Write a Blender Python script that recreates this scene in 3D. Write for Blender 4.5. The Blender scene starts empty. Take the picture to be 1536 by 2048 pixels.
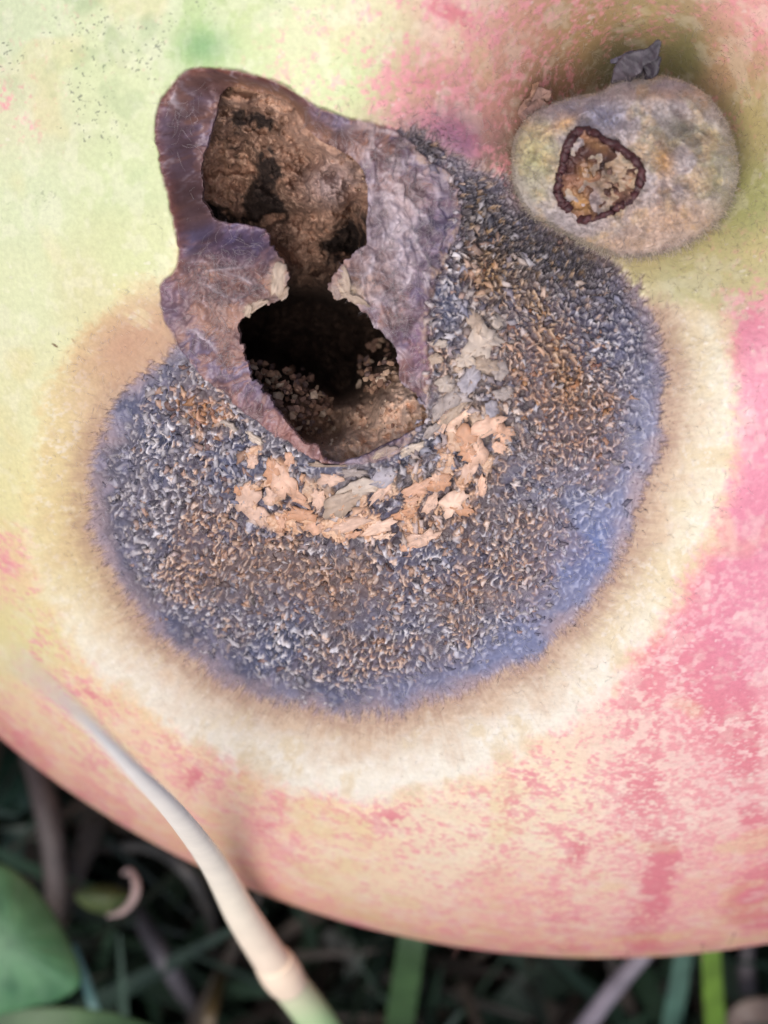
import bpy, math, random
import numpy as np

# ------------------------------------------------------------------ camera, world, sun, exposure
S = bpy.context.scene
COL = S.collection
MM = 0.001
CAM_Z = 60.0                       # mm above the rotten patch
FPX = 4266.667                     # focal length in photograph pixels
cam_d = bpy.data.cameras.new('camera'); cam = bpy.data.objects.new('camera', cam_d); COL.objects.link(cam)
cam.location = (0, 0, CAM_Z*MM); cam_d.sensor_fit = 'HORIZONTAL'; cam_d.sensor_width = 36; cam_d.lens = 100
cam_d.clip_start = 0.001; cam_d.clip_end = 200
cam_d.dof.use_dof = True; cam_d.dof.focus_distance = 0.0602; cam_d.dof.aperture_fstop = 125
S.camera = cam
SUN_EL, SUN_AZ = math.radians(66), math.radians(-150)     # azimuth measured from +Y towards +X
w = bpy.data.worlds.new('World'); S.world = w; w.use_nodes = True
nt = w.node_tree; nt.nodes.clear()
sky = nt.nodes.new('ShaderNodeTexSky'); sky.sky_type = 'NISHITA'; sky.sun_disc = False
sky.sun_elevation = SUN_EL; sky.sun_rotation = SUN_AZ; sky.air_density = 0.6; sky.dust_density = 3.0
bg = nt.nodes.new('ShaderNodeBackground'); bg.inputs[1].default_value = 0.13
wo = nt.nodes.new('ShaderNodeOutputWorld')
nt.links.new(sky.outputs[0], bg.inputs[0]); nt.links.new(bg.outputs[0], wo.inputs[0])
sun_d = bpy.data.lights.new('sun', 'SUN'); sun_d.energy = 1.4; sun_d.angle = math.radians(50); sun_d.color = (1, .955, .945)
sun = bpy.data.objects.new('sun', sun_d); COL.objects.link(sun)
from mathutils import Vector, Matrix
sv = Vector((math.sin(SUN_AZ)*math.cos(SUN_EL), math.cos(SUN_AZ)*math.cos(SUN_EL), math.sin(SUN_EL)))
sun.rotation_euler = sv.to_track_quat('Z', 'Y').to_euler(); sun.location = sv*0.5
S.view_settings.view_transform = 'Standard'; S.view_settings.look = 'None'
S.view_settings.exposure = 0.68; S.view_settings.gamma = 1
S.render.engine = 'CYCLES'; S.cycles.max_bounces = 6; S.cycles.diffuse_bounces = 4

# ------------------------------------------------------------------ noise and small maths (numpy)
rng = np.random.default_rng(7)
def hsh(ix, iy, iz):
    h = (ix.astype(np.uint32)*np.uint32(374761393)) ^ (iy.astype(np.uint32)*np.uint32(668265263)) ^ (iz.astype(np.uint32)*np.uint32(2147483647 - 58))
    h = (h ^ (h >> np.uint32(13)))*np.uint32(1274126177); h = h ^ (h >> np.uint32(16)); h = h*np.uint32(2246822519); h ^= (h >> np.uint32(13))
    return (h & np.uint32(0xffffff)).astype(np.float32)/np.float32(0xffffff)
def vnoise3(x, y, z):
    xi, yi, zi = np.floor(x), np.floor(y), np.floor(z)
    fx, fy, fz = (x-xi), (y-yi), (z-zi); xi, yi, zi = xi.astype(np.int64), yi.astype(np.int64), zi.astype(np.int64)
    fx = fx*fx*fx*(fx*(fx*6-15)+10); fy = fy*fy*fy*(fy*(fy*6-15)+10); fz = fz*fz*fz*(fz*(fz*6-15)+10)
    def c(a, b, d): return hsh(xi+a, yi+b, zi+d)
    x00 = c(0,0,0)*(1-fx)+c(1,0,0)*fx; x10 = c(0,1,0)*(1-fx)+c(1,1,0)*fx
    x01 = c(0,0,1)*(1-fx)+c(1,0,1)*fx; x11 = c(0,1,1)*(1-fx)+c(1,1,1)*fx
    return (x00*(1-fy)+x10*fy)*(1-fz)+(x01*(1-fy)+x11*fy)*fz
def vnoise2(x, y, seed=0):
    c_, s_ = math.cos(.6+seed), math.sin(.6+seed)
    x, y = x*c_-y*s_+seed*17.3, x*s_+y*c_+seed*5.7
    xi, yi = np.floor(x), np.floor(y); fx, fy = x-xi, y-yi
    xi, yi = xi.astype(np.int64), yi.astype(np.int64); zi = np.full_like(xi, seed*131+7)
    fx = fx*fx*fx*(fx*(fx*6-15)+10); fy = fy*fy*fy*(fy*(fy*6-15)+10)
    a = hsh(xi,yi,zi)*(1-fx)+hsh(xi+1,yi,zi)*fx; b = hsh(xi,yi+1,zi)*(1-fx)+hsh(xi+1,yi+1,zi)*fx
    return a*(1-fy)+b*fy
def fbm2(x, y, sc, octv=3, seed=0, gain=.5):
    t = 0; a = 1; n = 0
    for o in range(octv):
        t = t + a*vnoise2(x/sc*2**o, y/sc*2**o, seed+o); n += a; a *= gain
    return t/n
def fbm3(P, sc, octv=3, seed=0, gain=.5):
    t = 0; a = 1; n = 0
    for o in range(octv):
        k = 2**o/sc; t = t + a*vnoise3(P[...,0]*k+seed*31.7, P[...,1]*k+seed*11.3, P[...,2]*k+seed*3.1); n += a; a *= gain
    return t/n
def sst(a, b, x):
    t = np.clip((x-a)/(b-a), 0, 1); return t*t*(3-2*t)
def lin(c):
    c = np.asarray(c, float)/255.; return np.where(c <= .04045, c/12.92, ((c+.055)/1.055)**2.4)
KALB = 0.80
def mix2(a, b, t): return a*(1-t)+b*t
def alb(r, g, b): return lin((r, g, b))*KALB
def mix(a, b, t):
    t = np.asarray(t)[..., None]; return a*(1-t)+b*t

# ------------------------------------------------------------------ outlines traced on the apple (photograph pixels)
def smooth_poly(p, n=6):
    p = np.array(p, float); out = []
    for i in range(len(p)):
        a, b, c, d = p[i-1], p[i], p[(i+1) % len(p)], p[(i+2) % len(p)]
        for k in range(n):
            t = k/n; out.append(.5*((2*b)+(-a+c)*t+(2*a-5*b+4*c-d)*t*t+(-a+3*b-3*c+d)*t**3))
    return np.array(out)
HALO = [(1260,575),(1340,592),(1420,615),(1465,690),(1480,800),(1470,900),(1450,1000),(1420,1090),(1370,1190),(1290,1300),(1200,1400),(1100,1480),(1000,1540),(900,1580),(780,1603),(660,1600),(540,1570),(430,1520),(320,1450),(210,1370),(120,1280),(75,1180),(50,1050),(60,920),(85,800),(135,700),(205,620),(280,565),(335,545),(370,400),(400,250),(600,230),(740,260),(860,250),(960,310),(1010,400),(1100,510)]
MOLD = [(335,705),(235,790),(180,900),(165,1030),(200,1140),(260,1240),(340,1310),(440,1380),(560,1425),(680,1447),(800,1440),(920,1400),(1040,1350),(1130,1280),(1205,1190),(1255,1110),(1290,1010),(1325,900),(1333,780),(1325,670),(1290,580),(1245,522),(1170,482),(1105,440),(1058,400),(1015,352),(945,315),(895,285),(850,258),(785,262),(730,330),(600,450),(450,600)]
COLLAR = [(345,165),(400,135),(480,142),(560,168),(640,215),(740,245),(800,262),(862,310),(918,352),(932,430),(908,505),(878,570),(862,640),(858,700),(864,760),(852,835),(820,895),(760,930),(650,937),(560,890),(480,830),(410,770),(345,700),(318,620),(320,565),(345,540),(355,500),(340,430),(322,350),(308,230)]
HOLE = [(415,180),(470,190),(530,200),(575,225),(600,262),(640,290),(690,310),(725,335),(740,370),(742,410),(735,450),(735,475),(725,500),(700,518),(682,525),(676,545),(660,562),(655,582),(664,602),(690,607),(715,625),(745,660),(765,682),(780,700),(795,730),(797,780),(830,800),(850,830),(846,855),(815,872),(790,887),(750,907),(700,926),(660,930),(630,905),(600,890),(565,850),(530,810),(500,770),(485,735),(470,700),(467,660),(480,630),(510,618),(556,606),(556,590),(566,570),(568,550),(556,532),(530,512),(500,485),(450,470),(400,465),(380,440),(368,400),(364,350),(375,310),(390,260),(400,215)]
STEM = [(1023,340),(1027,285),(1043,250),(1070,224),(1107,206),(1154,193),(1200,184),(1228,166),(1262,156),(1310,151),(1360,159),(1407,184),(1440,220),(1463,267),(1477,318),(1475,365),(1458,412),(1432,448),(1400,472),(1360,495),(1306,509),(1251,513),(1204,499),(1154,477),(1107,452),(1066,432),(1041,402),(1027,370)]
GX0, GY0, GST = -240., -240., 4.
GW, GH = 510, 640
gx, gy = np.meshgrid(GX0+GST*np.arange(GW), GY0+GST*np.arange(GH))
def sdf_grid(poly):
    d = np.full(gx.shape, 1e9); ins = np.zeros(gx.shape, bool)
    for i in range(len(poly)):
        (ax, ay), (bx, by) = poly[i-1], poly[i]
        ex, ey = bx-ax, by-ay; L = ex*ex+ey*ey+1e-9
        t = np.clip(((gx-ax)*ex+(gy-ay)*ey)/L, 0, 1)
        d = np.minimum(d, (gx-ax-t*ex)**2+(gy-ay-t*ey)**2)
        c = ((ay > gy) != (by > gy)) & (gx < (bx-ax)*(gy-ay)/(by-ay+1e-12)+ax)
        ins ^= c
    return np.sqrt(d)*np.where(ins, -1, 1)          # negative inside
def samp(G, x, y):
    u = np.clip((x-GX0)/GST, 0, GW-1.001); v = np.clip((y-GY0)/GST, 0, GH-1.001)
    iu, iv = u.astype(int), v.astype(int); fu, fv = u-iu, v-iv
    return (G[iv,iu]*(1-fu)+G[iv,iu+1]*fu)*(1-fv)+(G[iv+1,iu]*(1-fu)+G[iv+1,iu+1]*fu)*fv
G_HALO = sdf_grid(smooth_poly(HALO, 4)); G_MOLD = sdf_grid(smooth_poly(MOLD, 4)); G_COL = sdf_grid(smooth_poly(COLLAR, 4))
G_HOLE = sdf_grid(smooth_poly(HOLE, 3)); G_STEM = sdf_grid(np.array(STEM, float))

# labyrinth patterns: noise filtered to one wavelength (in photograph pixels)
MX0, MY0, MST, MN = 100., 180., 1.5, 880
def maze(lam, seed, aniso=1.0, bw=.33):
    r = np.random.default_rng(seed); f = np.fft.rfft2(r.normal(size=(MN, MN)))
    ky = np.fft.fftfreq(MN)[:, None]/aniso; kx = np.fft.rfftfreq(MN)[None]; k = np.hypot(kx, ky)*lam/MST
    g = np.fft.irfft2(f*np.exp(-((k-1)/bw)**2), s=(MN, MN)); return g/g.std()
def sampm(G, x, y):
    u = np.clip((x-MX0)/MST, 0, MN-1.001); v = np.clip((y-MY0)/MST, 0, MN-1.001)
    iu, iv = u.astype(int), v.astype(int); fu, fv = u-iu, v-iv
    return (G[iv,iu]*(1-fu)+G[iv,iu+1]*fu)*(1-fv)+(G[iv+1,iu]*(1-fu)+G[iv+1,iu+1]*fu)*fv
MZ1, MZ2, MZ3, MZ4 = maze(14.5, 1, .8, .6), maze(24, 2, .7, .55), maze(56, 3, .75, .45), maze(26, 4, 1, .5)
MZ5, MZ6 = maze(30, 5, 1, .6), maze(8, 6, 1, .4)

# ------------------------------------------------------------------ apple body
R = 37.0; C = np.array([8.48, 19.0, -29.91])
AX = np.array([6.9-C[0], 9.9-C[1], 5.9-C[2]]); AX /= np.linalg.norm(AX)        # the stem axis
def body(d):
    """unit direction from the apple's centre -> smooth surface point"""
    ca = np.clip(d@AX, -1, 1); rho = R*np.arccos(ca)                            # arc length from the stem
    r = R - 6.8*np.exp(-(rho/4.3)**2) - 1.2*np.exp(-(rho/9.)**2) + .45*np.exp(-((rho-15)/8)**2)
    r = r - 2.6*np.clip(-ca, 0, 1)**6
    return C + d*r[..., None], rho
def project(P):
    dz = CAM_Z-P[..., 2]; return 768+FPX*P[..., 0]/dz, 1024-FPX*P[..., 1]/dz
def unproj(px, py, z):
    k = (CAM_Z-z)/FPX; return np.array([(px-768)*k, -(py-1024)*k, z])
def base(px, py):
    """smooth apple surface and normal where the line through a pixel meets it"""
    px, py = np.broadcast_arrays(np.asarray(px, float), np.asarray(py, float))
    D = np.stack([(px-768)/FPX, -(py-1024)/FPX, -np.ones_like(px)], -1); D /= np.linalg.norm(D, axis=-1, keepdims=True)
    O = np.array([0, 0, CAM_Z]); rr = np.full(px.shape, R)
    for _ in range(14):
        b = D@(O-C); disc = np.maximum(b*b-(((O-C)**2).sum()-rr*rr), 0); t = -b-np.sqrt(disc)
        P = O+D*t[..., None]; d = P-C; d /= np.linalg.norm(d, axis=-1, keepdims=True)
        Q, _r = body(d); rr = .5*rr+.5*np.linalg.norm(Q-C, axis=-1)
    e1 = np.cross(d, [0.3, 1, 0.1]); e1 /= np.linalg.norm(e1, axis=-1, keepdims=True); e2 = np.cross(d, e1); h = 2e-3
    def q(v): v = v/np.linalg.norm(v, axis=-1, keepdims=True); return body(v)[0]
    N = np.cross(q(d+h*e1)-q(d-h*e1), q(d+h*e2)-q(d-h*e2)); N /= np.linalg.norm(N, axis=-1, keepdims=True)
    N *= np.sign((N*d).sum(-1))[..., None]
    return P, N

CTRL = [ # x, y, ground colour (olive plus painted shade round the stem), blush amount
(50,60,(206,216,168),.18),(50,220,(216,214,168),.36),(60,400,(212,220,170),.02),(60,600,(216,220,168),0),(60,800,(220,216,162),0),
(40,1000,(224,214,152),.05),(20,1130,(235,200,150),.5),(40,1260,(228,214,150),.3),(100,1420,(240,204,160),.42),(250,1580,(242,204,168),.5),
(450,1700,(240,194,164),.55),(700,1700,(243,212,172),.52),(900,1650,(243,218,184),.5),(1100,1600,(243,218,184),.48),(1300,1600,(243,204,188),.6),
(1480,1500,(240,190,184),.7),(1500,1300,(234,168,174),.66),(1500,1000,(226,140,158),.85),(1500,800,(220,140,160),.85),(1520,660,(218,158,158),.8),
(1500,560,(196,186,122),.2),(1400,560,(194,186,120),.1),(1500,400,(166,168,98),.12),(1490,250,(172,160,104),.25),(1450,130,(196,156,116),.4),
(1500,30,(226,164,150),.5),(1300,40,(182,158,106),.4),(1170,60,(178,142,92),.42),(1050,80,(210,152,126),.5),(950,200,(206,142,124),.5),
(900,60,(232,180,156),.5),(750,60,(218,210,156),.55),(700,150,(196,210,138),.34),(600,60,(206,210,152),.38),(410,85,(160,194,110),.02),
(300,60,(210,218,168),.2),(200,150,(210,218,162),.12),(250,350,(204,214,156),0),(250,500,(208,212,152),0),(180,600,(212,206,150),0),
(1400,1850,(240,180,160),.66),(1000,1850,(240,190,160),.62),(1530,1830,(236,170,150),.75),(500,60,(190,205,135),.15),(850,180,(205,150,120),.55),
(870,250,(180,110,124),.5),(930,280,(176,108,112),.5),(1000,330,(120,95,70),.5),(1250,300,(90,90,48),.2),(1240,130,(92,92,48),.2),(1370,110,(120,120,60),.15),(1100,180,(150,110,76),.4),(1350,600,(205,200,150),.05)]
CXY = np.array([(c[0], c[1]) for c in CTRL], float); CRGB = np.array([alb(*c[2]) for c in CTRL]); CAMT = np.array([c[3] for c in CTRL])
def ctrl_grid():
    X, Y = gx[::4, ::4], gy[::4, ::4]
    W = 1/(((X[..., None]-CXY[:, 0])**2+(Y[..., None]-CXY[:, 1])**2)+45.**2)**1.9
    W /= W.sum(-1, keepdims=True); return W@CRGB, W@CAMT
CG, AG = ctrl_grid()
def sampc(G, x, y):
    u = np.clip((x-GX0)/(GST*4), 0, G.shape[1]-1.001); v = np.clip((y-GY0)/(GST*4), 0, G.shape[0]-1.001)
    iu, iv = u.astype(int), v.astype(int); fu, fv = (u-iu), (v-iv)
    if G.ndim == 3: fu = fu[..., None]; fv = fv[..., None]
    return (G[iv,iu]*(1-fu)+G[iv,iu+1]*fu)*(1-fv)+(G[iv+1,iu]*(1-fu)+G[iv+1,iu+1]*fu)*fv
def blob(x, y, cx, cy, rx, ry=None, ang=0):
    ry = ry or rx; a = math.radians(ang); dx, dy = x-cx, y-cy
    u = (dx*math.cos(a)+dy*math.sin(a))/rx; v = (-dx*math.sin(a)+dy*math.cos(a))/ry
    return np.exp(-(u*u+v*v))
STRIPES = [(1315,1770,26,75,12,.95),(1330,1700,22,30,5,.8),(390,1560,30,22,-40,.8),(185,1390,60,18,30,.7),(75,1300,22,40,10,.55),(160,1520,60,16,30,.6),
 (480,1725,38,20,20,.55),(530,1655,26,18,0,.6),(560,1610,26,18,0,.5),(1155,1700,22,34,15,.6),(1120,1660,30,24,0,.45),(700,1830,60,20,8,.6),(900,1770,50,26,0,.35),
 (1500,1820,46,55,15,.85),(1250,1880,70,18,-5,.6),(780,1640,40,26,-30,.5),(10,1130,28,22,0,.7),(920,20,45,26,30,.95),(880,8,30,20,20,.9),(1040,150,70,50,30,.35),
 (1520,740,60,90,0,.5),(1500,1080,60,160,0,.4),(1420,1330,60,60,0,.35),(60,230,60,25,20,.3),(25,190,50,20,0,.25),(650,190,26,30,0,.3),(1505,1640,30,20,0,.5),
 (1440,1380,50,40,0,.4),(430,1490,40,16,20,.35),(850,1650,30,30,0,.35),(970,1740,35,20,0,.4),(1240,1410,40,30,0,.35)]

def fields(x, y, P, front, det=True):
    """height (mm), albedo, roughness of the skin at a spot of the apple"""
    front = front.astype(np.float32) if hasattr(front, 'astype') else front
    wx = (fbm2(x, y, 60, 2, 11)-.5)*26+(fbm2(x, y, 14, 2, 12)-.5)*9; wy = (fbm2(x, y, 60, 2, 13)-.5)*26+(fbm2(x, y, 14, 2, 14)-.5)*9
    halo = samp(G_HALO, x+wx, y+wy); mold = samp(G_MOLD, x+wx*.8, y+wy*.8); col = samp(G_COL, x+wx*.35, y+wy*.35); hole = samp(G_HOLE, x, y)
    far = 1e3*(1-front); halo = halo+far; mold = mold+far; col = col+far; hole = hole+far
    # --- healthy skin
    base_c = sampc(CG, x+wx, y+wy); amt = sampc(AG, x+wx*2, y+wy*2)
    back = sst(.0, 1., 1-front); base_c = mix(base_c, alb(240,190,150), back); amt = amt*(1-back)+.6*back
    d = P-C; d = d/np.linalg.norm(d, axis=-1, keepdims=True)
    e1 = np.cross(AX, [1., 0, 0]); e1 /= np.linalg.norm(e1); e2 = np.cross(AX, e1)
    psi = np.arctan2(d@e2, d@e1); rho = np.arccos(np.clip(d@AX, -1, 1))*R
    pw = psi+(fbm3(P, 4., 2, 5)-.5)*.10
    st = vnoise2(pw*20, rho/9., 40); st2 = vnoise2(pw*64, rho/5., 41)
    n1 = fbm3(P, .34, 3, 1, .8); n2 = fbm3(P, 2.4, 3, 2); n3 = fbm3(P, .13, 2, 3)
    sp = n1*.66+n2*.28+n3*.50+st*.10+st2*.06-.30                          # roughly .2 .. .8
    for (cx, cy, rx, ry, an, am) in STRIPES: amt = amt+.55*am*blob(x, y, cx, cy, rx, ry, an)*front
    blush = sst(.70-amt*.50, .97-amt*.50, sp+.02)*np.clip(amt*2.2, 0, 1)
    deep = sst(.58, .92, amt+.4*(st-.5)+.3*(n2-.5))
    red = mix(alb(234,150,154), alb(214,86,112), np.clip(deep*.75+.1*(st2-.5), 0, 1))
    red = mix(red, alb(216,118,150), sst(1300, 1500, x)*sst(1500, 1250, y)*sst(560, 700, y)*.6)
    c = mix(base_c*(.94+.12*n2)[..., None], red, blush*.90)
    pale = sst(.50, .68, fbm3(P, .6, 3, 6, .7)); c = mix(c, c*.6+alb(246,238,212)*.4, pale*.55)
    c = mix(c, alb(222,196,120), sst(.60, .75, fbm3(P, 1.6, 2, 8))*.25)
    spk = sst(.86, .93, vnoise3(P[..., 0]/.13, P[..., 1]/.13, P[..., 2]/.13))*sst(.45, .6, n2)
    c = mix(c, alb(250,240,225), spk*.35); c = mix(c, alb(236,226,204), .10*front)
    # sooty flecks on the green shoulder, upper left
    up = sst(520, 250, y)*sst(520, 300, x)+.6*sst(120, 20, y)*sst(900, 500, x)
    fl = sst(.72, .82, fbm2(x, y, 6, 2, 50))*sst(.50, .66, fbm2(x, y, 90, 2, 51))
    c = mix(c, alb(92,96,84), fl*np.clip(up, 0, 1)*.65*front)
    c = mix(c, alb(128,158,104), sst(.56, .72, fbm2(x, y, 70, 3, 52))*up*.22*front)
    c = mix(c, alb(112,160,98), blob(x, y, 405, 92, 48, 38)*.75*front)
    for (cx, cy, a_, b_, an) in [(110,691,9,3,35),(146,684,9,2.2,60),(95,1127,13,2.4,-35),(1209,1366,6,5,0),(1222,1340,4,3,0),(660,1400,0.1,0.1,0)]:
        c = mix(c, alb(104,66,36), sst(.35, .7, blob(x, y, cx, cy, a_, b_, an))*.85*front)
    h = (n2-.5)*.05+(n1-.5)*.012
    rough = .36+.12*n1
    # --- cream halo
    ang = np.arctan2(y-1000, (x-760)*.85); rr = np.hypot(y-1000, (x-760)*.85)
    fib = vnoise2(ang*95+(fbm2(x, y, 60, 2, 60)-.5)*5, rr/95, 61)*.55+vnoise2(ang*210, rr/60, 62)*.45
    fz = fbm2(x, y, 11, 3, 63, .6); fz2 = fbm2(x, y, 45, 3, 64)
    inh = sst(16, -26, halo+(fz-.5)*34)
    cream = mix(alb(230,220,190), alb(222,206,150), sst(700, 120, x)*sst(1400, 1000, y))
    cream = mix(cream, alb(232,224,206), sst(1150, 1400, y)*.8)
    cream = mix(cream, alb(206,178,128), sst(.45, .75, fz2*.85+fib*.15)*.50)
    cream = mix(cream, alb(242,236,224), sst(.52, .78, fz)*.40)
    tanw = sst(120, 0, mold+(fz2-.5)*120+(fib-.5)*24)
    tanc = mix(alb(200,166,132), alb(178,138,108), sst(.4, .65, fz2))
    tanc = mix(tanc, alb(206,176,120), sst(300, 120, x)*sst(850, 1000, y)*.6)
    cream = mix(cream, tanc, tanw*.75)
    cream = mix(cream, alb(166,132,112), sst(50, 0, mold+(fib-.5)*30+(fz-.5)*40)*.6)
    upl = blob(x, y, 250, 690, 150, 80, -35); cream = mix(cream, alb(190,150,118), np.clip(upl*1.0, 0, 1)*sst(.30, .6, fz2*.7+fib*.3+.1))
    c = mix(c, cream, inh); rough = rough*(1-inh)+.75*inh
    h = h-.22*sst(30, -90, halo)+inh*((fz-.5)*.035+(fib-.5)*.010)
    ora = sst(34, 4, np.abs(halo+4))*sst(.45, .6, fz2)*sst(540, 700, y); c = mix(c, alb(222,178,118), ora*.18)
    # --- mould patch
    mm = sst(8, -14, mold+(fz-.5)*26+(fib-.5)*22)*sst(-8, 0, col)
    g3 = fbm2(x, y, 26, 2, 72); jx, jy = x+wx*1.1, y+wy*1.1
    ero = sst(-4, -110, mold)*(.55+.45*sst(.3, .6, fbm2(x, y, 70, 2, 71)))          # how far the crust has broken up
    blue = np.clip(1.3*blob(x, y, 1190, 1110, 125, 95, -40)+.75*blob(x, y, 1290, 880, 62, 150)+1.1*blob(x, y, 1090, 1270, 150, 75, -35)+.8*blob(x, y, 900, 1385, 190, 52, -10)+.45*blob(x, y, 1180, 960, 100, 90), 0, 1)*sst(.1, .45, fbm2(x, y, 34, 3, 87)+.12)
    arcw = np.exp(-((col-95)/75)**2)*sst(430, 520, x+.0*y)*sst(1120, 980, x)*sst(780, 860, y)*sst(20, 45, col)      # band of large peeled plates
    m1, m2, m3, m4 = sampm(MZ1, jx, jy), sampm(MZ2, jx, jy), sampm(MZ3, jx, jy), sampm(MZ4, jx, jy)
    m5, m6 = sampm(MZ5, x, y), sampm(MZ6, x, y)
    fine = m1*.85+.25*m6+.25*m5; mid = m2*.9+.2*m6+.2*m4
    wmid = sst(.0, 1., arcw*1.2+.55*sst(-60, -230, mold)*sst(.45, .6, fbm2(x, y, 90, 2, 74))); mz = fine*(1-wmid)+mid*wmid
    crest = sst(.12, .75, mz); core = sst(.7, 1.7, mz); pit = sst(-.1, -1.2, mz)
    g1 = sst(-1, 1, m6)
    plate = sst(-.02, .3, m3+.22*m1+.2*m6)*sst(.25, .6, arcw)
    brown = np.clip(sst(.46, .66, fbm2(x, y, 110, 3, 76))*.75*ero+blob(x, y, 400, 830, 75, 55, 30)+.55*blob(x, y, 560, 1180, 210, 70, 12)+.9*blob(x, y, 1110, 720, 110, 170, -20)+.5*blob(x, y, 620, 1020, 300, 60)+.5*blob(x, y, 820, 1180, 200, 60), 0, 1)
    hot = np.clip(blob(x, y, 400, 835, 55, 45)+.55*blob(x, y, 1120, 780, 60, 130, -25)+.35*blob(x, y, 560, 1240, 160, 40), 0, 1)
    slate = mix(alb(98,92,102), alb(80,84,108), sst(.35, .65, fbm2(x, y, 80, 3, 75)))
    slate = mix(slate, alb(132,128,148), sst(.4, .7, g3)*sst(-150, -20, mold)*.7)
    slate = mix(slate, alb(122,126,156), blue*.8); slate = mix(slate, alb(90,106,154), blob(x, y, 1190, 1115, 80, 50, -35)*.85)
    slate = mix(slate, alb(122,92,72), brown*.5)
    amp = ero*(1-.86*blue)*(.45+.55*sst(.34, .5, fbm2(x, y, 48, 3, 88)))
    mc = mix(slate, mix(alb(48,48,62), alb(66,48,42), brown), pit*(.15+.7*amp))
    A_ = mix(alb(186,174,170), alb(222,216,218), sst(.2, 1.2, m5)); A_ = mix(A_, alb(132,132,154), sst(-.2, -1.0, m5)*.8); B_ = mix(alb(212,172,140), alb(166,120,88), sst(.3, -.7, m4)); B_ = mix(B_, alb(222,188,162), sst(.7, 1.3, m4)); B_ = mix(B_, alb(184,116,62), hot*sst(-.6, .6, m5+.3*m4))
    isb = sst(-.25, .25, m4*.7+m5*.3+(brown-.58)*3.0)
    grc = mix(A_, B_, isb)
    mc = mix(mc, grc, crest*(.10+.82*amp)); mc = mix(mc, mix(grc, alb(236,228,222), .45), core*amp*.75)
    mc = mix(mc, alb(178,182,212), sst(.9, 1.6, m1)*blue*.35)
    mc = mix(mc, mix(alb(228,186,150), alb(200,148,108), sst(.3, 1.1, np.abs(m2))*.8), plate*.92); mc = mix(mc, alb(56,42,44), sst(-.15, -.35, m3+.22*m1)*sst(-.8, -.4, m3+.22*m1)*sst(.25, .6, arcw)*.75)
    edge = sst(12, -46, mold+(fz2-.5)*60)
    mc = mix(alb(158,138,140), mc, edge)
    c = mix(c, mc, mm); rough = rough*(1-mm)+mm*(.58-.20*crest)
    rel = (crest*.070+core*.035-pit*.045)*(1-.6*plate)
    h = h-.12*mm+mm*(rel*(.12+.88*amp)*(1+.7*wmid)+(g3-.5)*.16*ero+plate*.11)
    # grey-green papery crescent beside the collar
    pap = np.clip(blob(x, y, 960, 690, 40, 90, 12)+blob(x, y, 900, 800, 46, 80, 35)+blob(x, y, 720, 975, 150, 26, -6)+blob(x, y, 970, 870, 46, 60, 30), 0, 1)*mm
    c = mix(c, mix(alb(182,164,142), alb(130,118,108), sst(.4, .6, g3)), pap*(.30+.4*sst(-.3, .6, m3))); h = h+pap*.10*sst(-.5, .8, m3+.3*m2)
    fz_ = np.clip(blob(x, y, 985, 545, 50, 62)+.6*blob(x, y, 1075, 600, 36, 70, -30)+.5*blob(x, y, 1120, 720, 30, 90, -20), 0, 1)*mm
    c = mix(c, mix(alb(202,162,112), alb(120,88,62), sst(.9, -.3, m1)), fz_*.9); h = h+fz_*.10*sst(-.3, 1., m1)
    gry = np.clip(blob(x, y, 1110, 520, 150, 50, 30)+blob(x, y, 970, 420, 50, 90, -20)+blob(x, y, 860, 290, 55, 36), 0, 1)*mm
    c = mix(c, mix(mix(alb(112,104,106), alb(56,50,54), sst(.35, .65, g1)), alb(168,138,104), sst(.8, 1.3, m4)), gry*.85); h = h+gry*(.05*m6+.06*m1)
    # --- collar of shrunken purple-brown skin
    ic = mix2(sst(3, -6, col), sst(14, -24, col+(fz-.5)*50), sst(700, 800, x)*sst(260, 330, y))
    k1 = fbm2(x, y, 75, 3, 80); k2 = fbm2(x+wx*2, y+wy*2, 26, 4, 81, .6); k3 = vnoise2(x/6, y/6, 82)
    cc = mix(alb(140,106,98), alb(126,110,128), sst(.42, .62, k1)); cc = mix(cc, alb(160,114,92), sst(.50, .68, k2)*.7); cc = mix(cc, alb(104,80,84), sst(.48, .34, k2)*.6)
    cc = mix(cc, alb(104,76,78), blob(x, y, 350, 320, 36, 110)*.75); cc = mix(cc, alb(142,98,78), np.clip(blob(x, y, 420, 165, 90, 26)+.6*blob(x, y, 600, 235, 80, 22, 35), 0, 1)*.7)
    cc = mix(cc, alb(112,110,156), np.clip(blob(x, y, 450, 500, 70, 30, 10)+.6*blob(x, y, 330, 610, 22, 60), 0, 1)*.75)
    cc = mix(cc, alb(204,190,194), np.clip(blob(x, y, 800, 440, 60, 75, 20)+.5*blob(x, y, 760, 560, 80, 60), 0, 1)*.8)
    cc = mix(cc, alb(192,152,128), np.clip(blob(x, y, 720, 570, 60, 36)+.8*blob(x, y, 850, 390, 45, 40)+.6*blob(x, y, 420, 640, 60, 40), 0, 1)*.6)
    cc = mix(cc, alb(202,184,156), np.clip(blob(x, y, 548, 572, 16, 32)+blob(x, y, 690, 590, 30, 22)+blob(x, y, 500, 622, 22, 10, -25), 0, 1)*.85)
    cc = mix(cc, alb(160,112,100), blob(x, y, 560, 870, 130, 24, 36)*.8)
    cc = mix(cc, alb(208,190,190), sst(.70, .88, 1-np.abs(2*fbm2(x*.6+y*.4, y-x*.6, 38, 2, 83)-1))*.42*sst(640, 760, x))
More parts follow.
